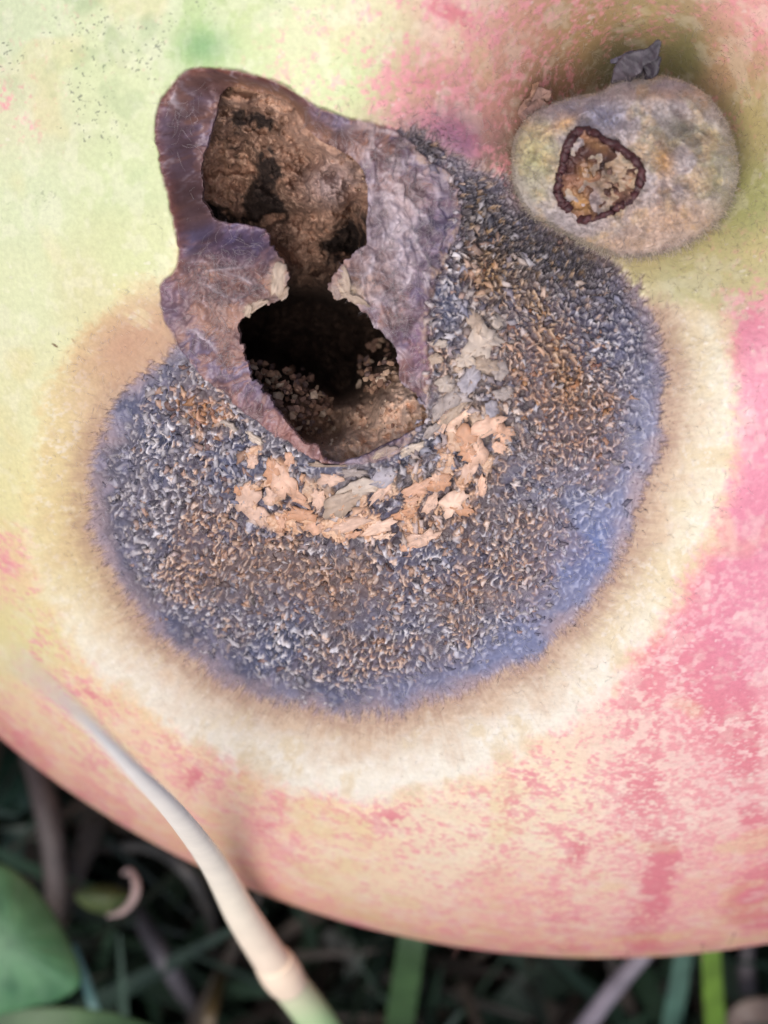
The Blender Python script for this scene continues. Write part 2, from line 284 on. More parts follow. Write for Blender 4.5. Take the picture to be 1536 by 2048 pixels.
    cc = mix(cc, alb(110,96,128), np.clip(blob(x, y, 850, 620, 36, 120)+blob(x, y, 890, 440, 40, 80), 0, 1)*.6); cc = mix(cc, alb(66,60,78), sst(.5, .66, fbm2(x, y, 36, 3, 86))*np.clip(blob(x, y, 890, 500, 50, 150), 0, 1)*.8); cc = mix(cc, alb(148,110,132), blob(x, y, 850, 700, 40, 80)*.5)
    topw = sst(46, 4, hole)*sst(330, 260, y)*sst(395, 430, x); cc = mix(cc, mix(alb(168,126,98), alb(120,84,64), k2), topw*.85); h = h-topw*.5*ic
    for (cx, cy, rx, ry, an) in [(762,440,6,46,-8),(775,400,26,5,-30),(838,480,6,44,-28),(815,560,5,40,30),(800,500,30,5,10),(735,540,5,40,20),(845,420,5,40,-35),(790,620,4,44,-12),(720,640,4,34,-40),(700,545,34,4,8),(860,560,5,30,0),(350,200,4,22,10),(420,590,34,4,28),(440,540,40,4,-10),(470,560,30,4,24),(395,690,30,4,40)]:
        b_ = blob(x+(k2-.5)*26, y+(k1-.5)*26, cx, cy, rx, ry, an); cc = mix(cc, alb(222,206,208), b_*.62); h = h+b_*.07*ic
    cc = mix(cc, alb(112,58,42), sst(-22, -4, col)*sst(700, 560, x)*sst(620, 500, y)*.75)
    k4 = fbm2(x, y, 12, 3, 84, .65); cc = cc*(.84+.3*k4)[..., None]; cc = mix(cc, alb(206,188,192), sst(.66, .84, k4)*.35); cc = mix(cc, alb(92,66,66), sst(.50, .66, fbm2(x, y, 44, 3, 85))*.55)
    c = mix(c, cc, ic); rough = rough*(1-ic)+.56*ic
    rim = sst(30, 0, np.abs(col+12))*sst(900, 650, x); left = sst(640, 480, x)*sst(560, 480, y)
    h = h+.05*rim*ic+ic*((k2-.5)*(.28-.14*sst(660, 760, x))+(k1-.5)*.24+(k4-.5)*.05+(.02*m2+.03*m3)*sst(660, 760, x)+.02*m2)
    h = h-ic*1.15*sst(75, 0, hole)*sst(-2, -40, col)*(.25+.75*left)*sst(560, 480, y)
    h = h-ic*.25*sst(-2, -60, col)
    h = h-ic*.2*sst(30, 0, hole)*sst(560, 700, y)*sst(600, 700, x)*sst(830, 780, y)
    # lilac stain and dark tufts above the collar
    li = np.clip(blob(x, y, 890, 275, 70, 45)+.8*blob(x, y, 930, 330, 30, 60), 0, 1)*sst(-5, 10, col)*(1-mm)*front
    c = mix(c, mix(alb(160,92,122), alb(150,108,140), fz), li*.7)
    return h, np.clip(c, .004, .9), rough, hole, dict(halo=halo, mold=mold, col=col, ero=ero, blue=blue, brown=brown, mm=mm)

# ------------------------------------------------------------------ mesh and material helpers
def new_mesh(name, V, F, cols=None, smooth=True, rough=None):
    """V in mm, F list of int arrays (n,3) / (n,4)"""
    me = bpy.data.meshes.new(name); V = np.asarray(V, np.float32)*MM
    F = [np.asarray(f, np.int32) for f in (F if isinstance(F, list) else [F]) if len(f)]
    me.vertices.add(len(V)); me.vertices.foreach_set('co', V.ravel())
    loops = np.concatenate([f.ravel() for f in F]); sizes = np.concatenate([np.full(len(f), f.shape[1], np.int32) for f in F])
    me.loops.add(len(loops)); me.loops.foreach_set('vertex_index', loops)
    me.polygons.add(len(sizes)); starts = np.concatenate([[0], np.cumsum(sizes)[:-1]]).astype(np.int32)
    me.polygons.foreach_set('loop_start', starts); me.polygons.foreach_set('loop_total', sizes)
    me.polygons.foreach_set('use_smooth', np.full(len(sizes), smooth))
    if cols is not None:
        a = me.color_attributes.new('Col', 'FLOAT_COLOR', 'POINT'); c4 = np.ones((len(V), 4), np.float32); c4[:, :3] = cols; a.data.foreach_set('color', c4.ravel())
    if rough is not None:
        a = me.attributes.new('rgh', 'FLOAT', 'POINT'); a.data.foreach_set('value', np.asarray(rough, np.float32))
    me.update(calc_edges=True); me.validate(); return me
def link(name, me, mat=None, parent=None, loc=None):
    o = bpy.data.objects.new(name, me); COL.objects.link(o)
    if mat and not me.materials: me.materials.append(mat)
    if loc is not None: o.location = tuple(np.asarray(loc)*MM)
    if parent: o.parent = parent
    return o
def tag(o, label=None, cat=None, group=None, kind=None):
    for k, v in (('label', label), ('category', cat), ('group', group), ('kind', kind)):
        if v: o[k] = v
    return o
def material(name, rough=.6, color=None, bump=None, attr=True, sheen=0, sss=0, rattr=False, var=None, spec=.5, coat=0, trans=0):
    m = bpy.data.materials.new(name); m.use_nodes = True; t = m.node_tree; b = t.nodes['Principled BSDF']
    b.inputs['Roughness'].default_value = rough; b.inputs['Specular IOR Level'].default_value = spec
    tc = t.nodes.new('ShaderNodeTexCoord'); src = None
    if attr:
        a = t.nodes.new('ShaderNodeAttribute'); a.attribute_name = 'Col'; src = a.outputs['Color']
    elif color is not None:
        rgb = t.nodes.new('ShaderNodeRGB'); rgb.outputs[0].default_value = (*color, 1); src = rgb.outputs[0]
    if var:                                # fine colour grain: (scale per metre, amount)
        n = t.nodes.new('ShaderNodeTexNoise'); n.inputs['Scale'].default_value = var[0]; n.inputs['Detail'].default_value = 5; n.inputs['Roughness'].default_value = .65
        t.links.new(tc.outputs['Object'], n.inputs['Vector'])
        mr = t.nodes.new('ShaderNodeMapRange'); mr.inputs['From Min'].default_value = .3; mr.inputs['From Max'].default_value = .7
        mr.inputs['To Min'].default_value = 1-var[1]; mr.inputs['To Max'].default_value = 1+var[1]
        t.links.new(n.outputs['Fac'], mr.inputs['Value'])
        vm = t.nodes.new('ShaderNodeVectorMath'); vm.operation = 'SCALE'; t.links.new(src, vm.inputs[0]); t.links.new(mr.outputs[0], vm.inputs['Scale']); src = vm.outputs[0]
    t.links.new(src, b.inputs['Base Color'])
    if rattr:
        a = t.nodes.new('ShaderNodeAttribute'); a.attribute_name = 'rgh'; t.links.new(a.outputs['Fac'], b.inputs['Roughness'])
    if bump:                               # (scale, distance in mm, strength)
        n = t.nodes.new('ShaderNodeTexNoise'); n.inputs['Scale'].default_value = bump[0]; n.inputs['Detail'].default_value = 4
        t.links.new(tc.outputs['Object'], n.inputs['Vector']); bp = t.nodes.new('ShaderNodeBump'); bp.inputs['Strength'].default_value = bump[2]; bp.inputs['Distance'].default_value = bump[1]*MM
        t.links.new(n.outputs['Fac'], bp.inputs['Height']); t.links.new(bp.outputs[0], b.inputs['Normal'])
    if sheen: b.inputs['Sheen Weight'].default_value = sheen; b.inputs['Sheen Roughness'].default_value = .4
    if sss: b.inputs['Subsurface Weight'].default_value = sss; b.inputs['Subsurface Radius'].default_value = (.6*MM, .35*MM, .2*MM); b.inputs['Subsurface Scale'].default_value = 1
    if coat: b.inputs['Coat Weight'].default_value = coat; b.inputs['Coat Roughness'].default_value = .3
    return m
M_SKIN = material('apple_skin', rattr=True, coat=.12, bump=(5200, .022, .55), var=(6500, .09))
M_FLESH = material('rotten_flesh', rough=.9, bump=(4200, .08, .9), var=(5200, .28), spec=.2)
M_FLAKE = material('dried_cuticle', rough=.55, bump=(6000, .03, .6), var=(4500, .12))
M_FRASS = material('frass', rough=.8, bump=(9000, .03, .7), var=(7000, .3))
M_HAIR = material('hair_fibres', rough=.6, spec=.3)
t_ = M_HAIR.node_tree; b_ = t_.nodes['Principled BSDF']; tr_ = t_.nodes.new('ShaderNodeBsdfTranslucent'); ms_ = t_.nodes.new('ShaderNodeMixShader'); ms_.inputs[0].default_value = .55
t_.links.new(b_.inputs['Base Color'].links[0].from_socket, tr_.inputs['Color']); t_.links.new(b_.outputs[0], ms_.inputs[1]); t_.links.new(tr_.outputs[0], ms_.inputs[2]); t_.links.new(ms_.outputs[0], t_.nodes['Material Output'].inputs['Surface'])
M_STEM = material('stem_skin', rough=.85, bump=(6500, .03, .7), var=(6500, .10), spec=.25)
M_BARK = material('dry_scar', rough=.55, bump=(7000, .05, .9), var=(6000, .25))
M_PLANT = material('plant_tissue', rough=.55, bump=(900, .10, .7), var=(600, .22))
M_STRAW = material('straw', rough=.6, bump=(1500, .01, .3), var=(900, .06))
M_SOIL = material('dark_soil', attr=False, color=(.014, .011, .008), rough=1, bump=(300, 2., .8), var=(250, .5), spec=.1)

# ------------------------------------------------------------------ ground
GZ = C[2]-R+1.6
n = 60; ax_ = np.sign(np.linspace(-1, 1, n))*np.abs(np.linspace(-1, 1, n))**4*9000; X, Y = np.meshgrid(ax_, ax_)
Zg = (fbm2(X, Y, 14, 2, 90)-.5)*3*np.exp(-(np.hypot(X, Y)/400)**2)+GZ-1.4
idx = np.arange(n*n).reshape(n, n); Fq = np.stack([idx[:-1,:-1], idx[:-1,1:], idx[1:,1:], idx[1:,:-1]], -1).reshape(-1, 4)
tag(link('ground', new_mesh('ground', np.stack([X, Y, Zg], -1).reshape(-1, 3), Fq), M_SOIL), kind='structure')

# ------------------------------------------------------------------ the apple
BASEL = np.array([C[0], C[1], GZ])
apple = bpy.data.objects.new('apple', None); COL.objects.link(apple); apple.location = tuple(BASEL*MM); apple.empty_display_size = .01
tag(apple, 'rotting green and pink apple with furry stem, mouldy patch and eaten hole, lying in grass', 'apple')
def part(name, V, F, mat, cols=None, parent=None, **k):
    return link(name, new_mesh(name, np.asarray(V)-BASEL, F, cols, **k), mat, parent or apple)

def lines(segs):
    out = []
    for a, b, s in segs: out += list(np.arange(a, b, s))
    out = np.array(sorted(out+[segs[-1][1]])); return out[np.concatenate([[True], np.diff(out) > 2e-4])]
TH = lines([(-1.56,-.80,.014),(-.80,-.56,.004),(-.56,-.49,.0014),(-.49,.07,.00070),(.07,.20,.0022),(.20,1.56,.014)])
PH = lines([(.30,3.63,.018)])            # far side, behind the frame
PHn = lines([(-.82,-.10,.00070)])
PH = np.concatenate([lines([(-2.65,-1.75,.018),(-1.75,-1.15,.0035),(-1.15,-.82,.0016)])[:-1], PHn[:-1], lines([(-.10,.0,.0022),(.0,.3,.008)])[:-1], PH[:-1]])
TT, PP = np.meshgrid(TH, PH)
def dirs(t, p): return np.stack([np.sin(t), np.cos(t)*np.sin(p), np.cos(t)*np.cos(p)], -1)
P, rho_ = body(dirs(TT, PP)); px, py = project(P)
vd = np.array([0, 0, CAM_Z])-P; vd /= np.linalg.norm(vd, axis=-1, keepdims=True); dd = (P-C)/np.linalg.norm(P-C, axis=-1, keepdims=True)
facing = (vd*dd).sum(-1)
def jag(x, y): return (fbm2(x, y, 22, 3, 95, .6)-.5)*13*(.35+1.3*sst(440, 540, y)*sst(860, 780, y))
hs = samp(G_HOLE, px, py)+jag(px, py)+1e3*(facing < .2)
# snap the torn edge: pull inner vertices of cut faces onto the outline
keepv = hs > 0
kf = keepv[:-1,:-1] | keepv[:-1,1:] | keepv[1:,1:] | keepv[1:,:-1]
used = np.zeros_like(keepv); used[:-1,:-1] |= kf; used[:-1,1:] |= kf; used[1:,1:] |= kf; used[1:,:-1] |= kf
edge = used & ~keepv
gy_, gx_ = np.gradient(hs); dT = np.gradient(TT, axis=1); dP = np.gradient(PP, axis=0)
g2_ = gx_**2+gy_**2+1e-6; sx = np.clip(-hs*gx_/g2_, -1.2, 1.2); sy = np.clip(-hs*gy_/g2_, -1.2, 1.2)
TT = np.where(edge, TT+sx*dT, TT); PP = np.where(edge, PP+sy*dP, PP)
P, rho_ = body(dirs(TT, PP)); px, py = project(P)
def grid_normals(P):
    a = np.empty_like(P); b = np.empty_like(P)
    a[:, 1:-1] = P[:, 2:]-P[:, :-2]; a[:, 0] = P[:, 1]-P[:, 0]; a[:, -1] = P[:, -1]-P[:, -2]
    b[1:-1] = P[2:]-P[:-2]; b[0] = P[1]-P[0]; b[-1] = P[-1]-P[-2]
    N = np.cross(a, b); N /= np.linalg.norm(N, axis=-1, keepdims=True)+1e-12; return N*np.sign(((P-C)*N).sum(-1))[..., None]
N = grid_normals(P)
h, cc, rg, hole_, info = fields(px, py, P, sst(.12, .3, facing))
Pd = P+N*h[..., None]
idx = np.arange(P.shape[0]*P.shape[1]).reshape(P.shape[:2])
F = np.stack([idx[:-1,:-1], idx[:-1,1:], idx[1:,1:], idx[1:,:-1]], -1)[kf]
# thin torn edge going down round the hole
def edge_pairs():
    a = []
    v = kf[:, :-1] != kf[:, 1:]; r, c_ = np.nonzero(v); a.append(np.stack([idx[r, c_+1], idx[r+1, c_+1]], -1))
    v = kf[:-1] != kf[1:]; r, c_ = np.nonzero(v); a.append(np.stack([idx[r+1, c_], idx[r+1, c_+1]], -1))
    return np.concatenate(a)
ep = edge_pairs(); uq, inv = np.unique(ep, return_inverse=True); inv = inv.reshape(ep.shape)
Vf = Pd.reshape(-1, 3); Nf = N.reshape(-1, 3); Cf = cc.reshape(-1, 3); Rf = rg.ravel()
V2 = Vf[uq]-Nf[uq]*.14; n0 = len(Vf)
Fr = np.stack([ep[:, 0], ep[:, 1], n0+inv[:, 1], n0+inv[:, 0]], -1)
Vall = np.concatenate([Vf, V2]); Call = np.concatenate([Cf, Cf[uq]*.8]); Rall = np.concatenate([Rf, Rf[uq]])
um = np.zeros(len(Vall), bool); um[F.ravel()] = True; um[Fr.ravel()] = True; re = np.cumsum(um)-1
part('skin', Vall[um], [re[F], re[Fr]], M_SKIN, Call[um], rough=Rall[um])
def hgt(x, y):
    Pb, Nb = base(x, y); h_, c_, r_, ho, inf = fields(np.asarray(x, float), np.asarray(y, float), Pb, np.ones(np.shape(x)))
    return Pb+Nb*h_[..., None], Nb, c_, inf

# ------------------------------------------------------------------ eaten cavity under the skin
DC = [(430,215,1.5),(480,250,2.0),(400,330,2.2),(450,350,2.5),(550,300,2.0),(520,400,3.1),(420,430,2.8),(600,330,2.6),(600,420,3.9),(650,330,1.5),(655,380,1.6),(700,360,1.9),(640,430,3.0),
 (720,440,5.5),(700,490,6.0),(520,470,3.6),(580,500,5.0),(610,560,6.0),(620,620,8.5),(520,670,8.5),(600,700,10),(700,690,9.5),(740,700,7),(560,775,3.6),(500,740,3.4),(680,760,8.5),(630,800,4.2),
 (760,750,2.6),(720,830,3.0),(780,830,1.4),(830,830,.7),(660,860,4.2),(620,850,3.4),(700,890,1.4),(660,910,1.1),(760,890,1.4),(560,830,2.2),(800,860,1.0)]
DCx = np.array(DC, float)
bx, by = np.meshgrid(np.arange(270, 950, 2.4), np.arange(60, 1040, 2.4))
Pb, Nb = base(bx, by); n0v = np.array([-.33, -.42, .84]); n0v /= np.linalg.norm(n0v)
W = 1/(((bx[..., None]-DCx[:, 0])**2+(by[..., None]-DCx[:, 1])**2)+22**2)**2; D = (W*DCx[:, 2]).sum(-1)/W.sum(-1)
hb = samp(G_HOLE, bx+(fbm2(bx, by, 40, 2, 101)-.5)*16, by)
und = 26+38*sst(560, 640, by)*sst(900, 700, by)+14*sst(600, 720, bx)*sst(420, 500, by)    # how far the flesh is eaten away under the skin
D = D*(1-.28*sst(620, 520, by))*sst(0, -1, (hb-und)/70)+.34
lump = (fbm2(bx, by, 60, 3, 102)-.5)*1.8+(fbm2(bx, by, 15, 3, 103, .65)-.5)*.8
D = D+lump*sst(und+10, 0, hb); D = D-blob(bx, by, 665, 365, 50, 42)*.5
D = np.where(hb > und-8, np.maximum(D, .34), D); D = np.maximum(D, .34+0*D)
lef = sst(640, 480, bx)*sst(560, 480, by)
D = D+1.3*lef*sst(120, 40, hb)*(1-.6*sst(290, 220, by)*sst(10, -10, hb))+.5*sst(90, 30, hb)*(1-lef)*(1-sst(770, 830, by))+.3
Dn = mix(-Nb, np.broadcast_to(np.array([0.02, -.02, -1.]), Nb.shape), sst(.4, 1.4, D)); ray = np.stack([(bx-768)/FPX, -(by-1024)/FPX, -np.ones_like(bx)], -1)
Pw = Pb+ray*D[..., None]*1.1
b1 = fbm3(Pw, .8, 3, 104); b2 = fbm3(Pw, .2, 3, 105, .6); b3 = fbm3(Pw, .45, 3, 106)
bc = mix(alb(164,128,106), alb(120,92,76), sst(.4, .62, b1)); bc = mix(bc, alb(196,162,138), sst(.52, .72, b2)*.5)
black_patch = np.clip(blob(bx, by, 510, 240, 42, 24, 20)+blob(bx, by, 540, 330, 26, 40)+.9*blob(bx, by, 520, 400, 60, 40)+.8*blob(bx, by, 400, 430, 40, 36)+blob(bx, by, 700, 480, 60, 60)+.5*blob(bx, by, 470, 300, 30, 50)+.8*blob(bx, by, 440, 450, 70, 20), 0, 1)  # black patches in the upper hollow, broken up by noise
bc = mix(bc, alb(34,28,26), sst(.35, .75, black_patch+(b3-.5)*1.3)*.93)
bc = mix(bc, alb(160,142,140), blob(bx, by, 662, 365, 52, 40)*.75); bc = bc*1.12
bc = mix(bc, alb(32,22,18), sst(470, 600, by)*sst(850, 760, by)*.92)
bc = mix(bc, alb(232,196,170), np.clip(blob(bx, by, 770, 850, 90, 50)*1.3+blob(bx, by, 720, 900, 80, 28)*1.2+.9*blob(bx, by, 800, 790, 26, 60), 0, 1))  # lower floor painted paler, as if more light reached it
bc = bc*(.75+.5*b2)[..., None]
idb = np.arange(bx.size).reshape(bx.shape); kb = (hb < und+55); kbf = kb[:-1,:-1] & kb[1:,1:] & kb[:-1,1:] & kb[1:,:-1]
Fb = np.stack([idb[:-1,:-1], idb[:-1,1:], idb[1:,1:], idb[1:,:-1]], -1)[kbf]
um = np.zeros(bx.size, bool); um[Fb.ravel()] = True; re = np.cumsum(um)-1
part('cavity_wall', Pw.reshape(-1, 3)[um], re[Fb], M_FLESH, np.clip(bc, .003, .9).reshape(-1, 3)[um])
def bowl(x, y):
    j = int(round((x-270)/2.4)); i = int(round((y-60)/2.4)); return Pw[i, j], Nb[i, j]

# ------------------------------------------------------------------ frass pellets in the hole
ICO = None
def ico():
    t = (1+5**.5)/2; v = np.array([(-1,t,0),(1,t,0),(-1,-t,0),(1,-t,0),(0,-1,t),(0,1,t),(0,-1,-t),(0,1,-t),(t,0,-1),(t,0,1),(-t,0,-1),(-t,0,1)], float)/np.hypot(1, t)
    f = np.array([(0,11,5),(0,5,1),(0,1,7),(0,7,10),(0,10,11),(1,5,9),(5,11,4),(11,10,2),(10,7,6),(7,1,8),(3,9,4),(3,4,2),(3,2,6),(3,6,8),(3,8,9),(4,9,5),(2,4,11),(6,2,10),(8,6,7),(9,8,1)])
    return v, f
iv_, if_ = ico()
PCOL = [alb(176,140,116), alb(196,164,138), alb(140,106,86), alb(214,188,164), alb(112,84,72), alb(160,124,106), alb(128,104,98)]
pel_me = []
for k in range(14):
    v = iv_*(1+rng.normal(size=(12, 1))*.22)+rng.normal(size=(12, 3))*.12; v *= np.array([1, rng.uniform(.7, 1.1), rng.uniform(.6, 1)])
    me = new_mesh('frass_pellet', v, if_, np.tile(PCOL[k % 7], (12, 1))*(.8+.4*rng.random((12, 1))), smooth=False); me.materials.append(M_FRASS); pel_me.append(me)
def cluster(cx, cy, rx, ry, ang, n, lift, rad):
    a = math.radians(ang)
    for _ in range(n):
        r = math.sqrt(rng.random()); t = rng.random()*2*math.pi; u, v = r*math.cos(t)*rx, r*math.sin(t)*ry
        x, y = cx+u*math.cos(a)-v*math.sin(a), cy+u*math.sin(a)+v*math.cos(a)
        Pq, Nq = bowl(x, y); up = lift*(1-r*r)*rng.uniform(.55, 1.)+rng.uniform(0, .12)
        q = np.array([0, 0, CAM_Z])-Pq; q /= np.linalg.norm(q); Pq = Pq+q*up
        o = link('frass_pellet', pel_me[rng.integers(14)], None, apple, Pq-BASEL); s = rad*rng.uniform(.6, 1.45); o.scale = (s, s, s)
        o.rotation_euler = tuple(rng.random(3)*6.28)
cluster(596, 798, 84, 54, 42, 150, 2.2, .10)
cluster(522, 752, 36, 30, 30, 44, 1.8, .095)
cluster(752, 735, 36, 54, 10, 60, 1.3, .105)
cluster(640, 865, 60, 22, 20, 26, .4, .055); cluster(750, 830, 70, 34, 0, 24, .25, .045)
cluster(712, 350, 36, 34, 0, 16, .15, .04)

# ------------------------------------------------------------------ flakes and crust
def frame(Nn, ang):
    a = np.cross(Nn, [math.cos(ang), math.sin(ang), .13]); a /= np.linalg.norm(a); b = np.cross(Nn, a); return a, b
def flake_geo(cx, cy, L, Wd, ang, colr, pts=11, lift=.10, curl=.10, star=.45, thick=.045):
    """an irregular curled chip of cuticle lying on the crust: top face, rim and underside"""
    Pq, Nq, _c, _i = hgt(np.array([cx]), np.array([cy])); Pq, Nq = Pq[0], Nq[0]
    sc = (CAM_Z-Pq[2])/FPX; a = math.radians(ang)
    th = np.sort((np.arange(pts)+rng.uniform(-.3, .3, pts))/pts*2*math.pi)
    rad = 1+star*(rng.random(pts)-.5)*2*np.where(np.arange(pts) % 2, 1, .8); rad = np.clip(rad, .3, 1.6)
    u, v = np.cos(th)*rad*L, np.sin(th)*rad*Wd
    xs, ys = cx+u*math.cos(a)-v*math.sin(a), cy+u*math.sin(a)+v*math.cos(a)
    xi, yi = cx+(xs-cx)*.52, cy+(ys-cy)*.52
    ax, ay = np.concatenate([[cx], xi, xs]), np.concatenate([[cy], yi, ys])
    Pp, Nn = base(ax, ay); hc, = [float(((Pq-base(np.array([cx]), np.array([cy]))[0][0])@Nq))]
    r = np.concatenate([[0], np.full(pts, .52), np.ones(pts)])
    hh = hc+lift+rng.normal(size=len(ax))*lift*.30+curl*(r**2)*np.concatenate([[0], np.tile(np.cos(th-rng.random()*6), 2)])
    Hp, _n, _c2, _i2 = hgt(ax, ay); loc = ((Hp-Pp)*Nn).sum(1); hh = np.maximum(loc, np.percentile(loc, 55))+lift+rng.normal(size=len(ax))*lift*.5+curl*(r**2)*np.concatenate([[0], np.tile(np.cos(th-rng.random()*6), 2)])
    T = Pp+Nn*hh[:, None]; Bm = T[1+pts:]-Nn[1+pts:]*(thick+lift)
    V = np.concatenate([T, Bm]); i = np.arange(pts); j = (i+1) % pts
    F3 = np.stack([np.zeros(pts, int), 1+i, 1+j], -1); F4 = np.concatenate([np.stack([1+i, 1+pts+i, 1+pts+j, 1+j], -1), np.stack([1+pts+i, 1+2*pts+i, 1+2*pts+j, 1+pts+j], -1)])
    cv = np.tile(colr, (len(V), 1))*(.82+.36*rng.random((len(V), 1))); cv[1+2*pts:] *= .5; cv[1+pts:1+2*pts] *= 1.08
    return V, F3, F4, cv
PEACH = [(224,182,154),(212,166,136),(230,194,168),(198,148,114),(216,180,156)]
PAPER = [(182,166,152),(164,150,142),(200,182,164),(168,160,164),(176,154,134)]
def add_flake(x, y, L, Wd, ang, pal, **k):
    c_ = alb(*pal[rng.integers(len(pal))]); V, F3, F4, cv = flake_geo(x, y, L, Wd, ang, c_, **k)
    return part('skin_flake', V, [F3, F4], M_FLAKE, np.clip(cv, .01, .9), smooth=True)
BIG = [(490,1005,30,22,-60),(515,1040,30,18,30),(555,965,22,40,-20),(585,1000,34,18,40),(540,950,16,26,0),(600,1040,34,15,10),(625,1060,26,12,-20),(635,1000,16,20,20),(690,1060,40,13,-12),
 (760,985,34,12,-40),(745,1060,40,12,-20),(800,1040,46,12,-10),(825,985,34,13,-30),(860,1010,34,11,-50),(880,975,26,18,-30),(905,1010,34,20,-30),(925,1025,22,14,0),(840,1085,40,14,-25),(815,1105,22,10,-10),
 (940,950,13,34,15),(955,910,24,30,20),(930,880,22,24,-20),(975,855,34,22,-20),(1005,870,22,22,30),(915,850,18,30,30),(885,850,12,30,35),(960,985,12,24,20),(700,1085,20,9,0),(760,1080,26,8,-10),(575,930,10,18,0),
 (500,930,12,14,0),(470,990,10,14,0),(655,965,24,10,0),(710,1040,16,10,30),(560,1055,10,16,0),(1000,905,14,14,0),(870,960,16,10,0),(820,1010,14,12,0),(935,905,18,20,0),(540,1000,14,18,0)]
for (x, y, L, Wd, an) in BIG: add_flake(x+rng.uniform(-4, 4), y+rng.uniform(-4, 4), L*.95, Wd*.95, an+rng.uniform(-12, 12), PEACH, pts=18, lift=.03, curl=.03, star=.42)
SILV = [(960,695,28,44,15),(955,640,16,24,-10),(985,675,24,16,20),(975,730,26,16,10),(1000,740,18,22,40),(940,760,16,34,35),(915,790,16,40,38),(890,770,20,16,0),(880,820,12,30,30),(905,830,10,36,35),(985,820,14,18,0),
 (680,1015,40,24,-30),(720,985,44,20,-10),(765,960,26,16,-30),(1010,790,20,14,0),(930,720,18,18,0),(700,955,30,10,0),(1000,640,14,14,0),(870,720,14,12,0),(880,690,16,10,0),(450,860,16,9,30),(500,885,20,8,30),(860,870,10,26,40),(820,905,26,10,-30)]
for (x, y, L, Wd, an) in SILV: add_flake(x, y, L*1.05, Wd*1.0, an+rng.uniform(-10, 10), PAPER, pts=18, lift=.06, curl=.08, star=.30)
nfl = len(BIG)+len(SILV)
FLAP = [(186,164,142),(172,150,130),(160,138,126)]
for (x, y, L, Wd, an) in [(549,566,13,34,4),(560,592,9,15,30),(684,566,12,28,-12),(668,590,10,16,-30),(706,606,28,10,20),(500,620,26,9,-25),(484,632,12,12,0),(655,938,40,8,4),(760,912,34,8,-28),(760,912,20,6,-28)]:
    c_ = alb(*FLAP[rng.integers(3)]); V, F3, F4, cv = flake_geo(x, y, L, Wd, an, c_, pts=17, lift=.04, curl=.10, star=.32); part('torn_skin', V, [F3, F4], M_FLAKE, np.clip(cv, .01, .9))
# medium chips over the broken crust: the biggest stay separate, the rest are one crumbly crust
cand = rng.uniform([150, 250], [1345, 1460], (60000, 2))
dm = samp(G_MOLD, cand[:, 0], cand[:, 1]); dc = samp(G_COL, cand[:, 0], cand[:, 1]); ds = samp(G_STEM, cand[:, 0], cand[:, 1])
xc, yc = cand[:, 0], cand[:, 1]
blue_ = np.clip(1.2*blob(xc, yc, 1205, 1110, 120, 90, -40)+.5*blob(xc, yc, 1290, 900, 50, 140)+.9*blob(xc, yc, 1130, 1270, 130, 55, -35)+.7*blob(xc, yc, 900, 1385, 190, 40, -10), 0, 1)
den = sst(-4, -95, dm)*(1-.93*blue_)*(.35+.65*sst(.33, .6, fbm2(xc, yc, 55, 2, 120)))
for (fx, fy, fl_, fw_, fa) in BIG+SILV: den = den*(1-np.clip(1.6*blob(xc, yc, fx, fy, fl_*.95, fw_*.95, fa), 0, 1))
ok = (rng.random(len(cand)) < den) & (dc > np.where((xc > 780) & (yc > 300), -22*rng.random(len(xc)), 5)) & (ds > 10); cand = cand[ok][:2300]
chip_ang = rng.random(len(cand))*180
sizes = np.abs(rng.normal(size=len(cand)))*2.2+3.4
arc = np.exp(-((samp(G_COL, cand[:, 0], cand[:, 1])-90)/90)**2); sizes *= 1+.5*arc
order = np.argsort(-sizes); cand, sizes = cand[order], sizes[order]
def chip_colors(x, y, n_):
    br = np.clip(.8*blob(x, y, 395, 830, 75, 60, 30)+.75*blob(x, y, 560, 1150, 250, 110, 12)+.65*blob(x, y, 1130, 740, 90, 130, -20)+.6*blob(x, y, 860, 1160, 190, 80)+.9*blob(x, y, 960, 540, 55, 60)+.4*blob(x, y, 640, 1000, 330, 90), 0, 1)
    hot = np.clip(blob(x, y, 400, 830, 70, 55)+.5*blob(x, y, 1120, 780, 70, 150, -25), 0, 1)
    r = rng.random(n_); c = np.zeros((n_, 3))
    A = [(196,188,190),(140,138,152),(180,166,156),(98,96,110),(216,208,206),(72,72,86)]; B = [(214,168,136),(172,128,98),(200,156,124),(138,98,72),(222,188,162),(98,76,64)]; H = [(196,136,78),(164,104,58),(206,152,100)]
    A, B, H = [1.05*np.array([alb(*q) for q in L]) for L in (A, B, H)]
    c = A[rng.integers(6, size=n_)]; m = r < br*.9; c[m] = B[rng.integers(6, size=n_)][m]; m = rng.random(n_) < hot*.6; c[m] = H[rng.integers(3, size=n_)][m]
    return c
CP, CN, CC, CI = hgt(cand[:, 0], cand[:, 1]); ccol = chip_colors(cand[:, 0], cand[:, 1], len(cand)); ccol = ccol*.5+CC*.5
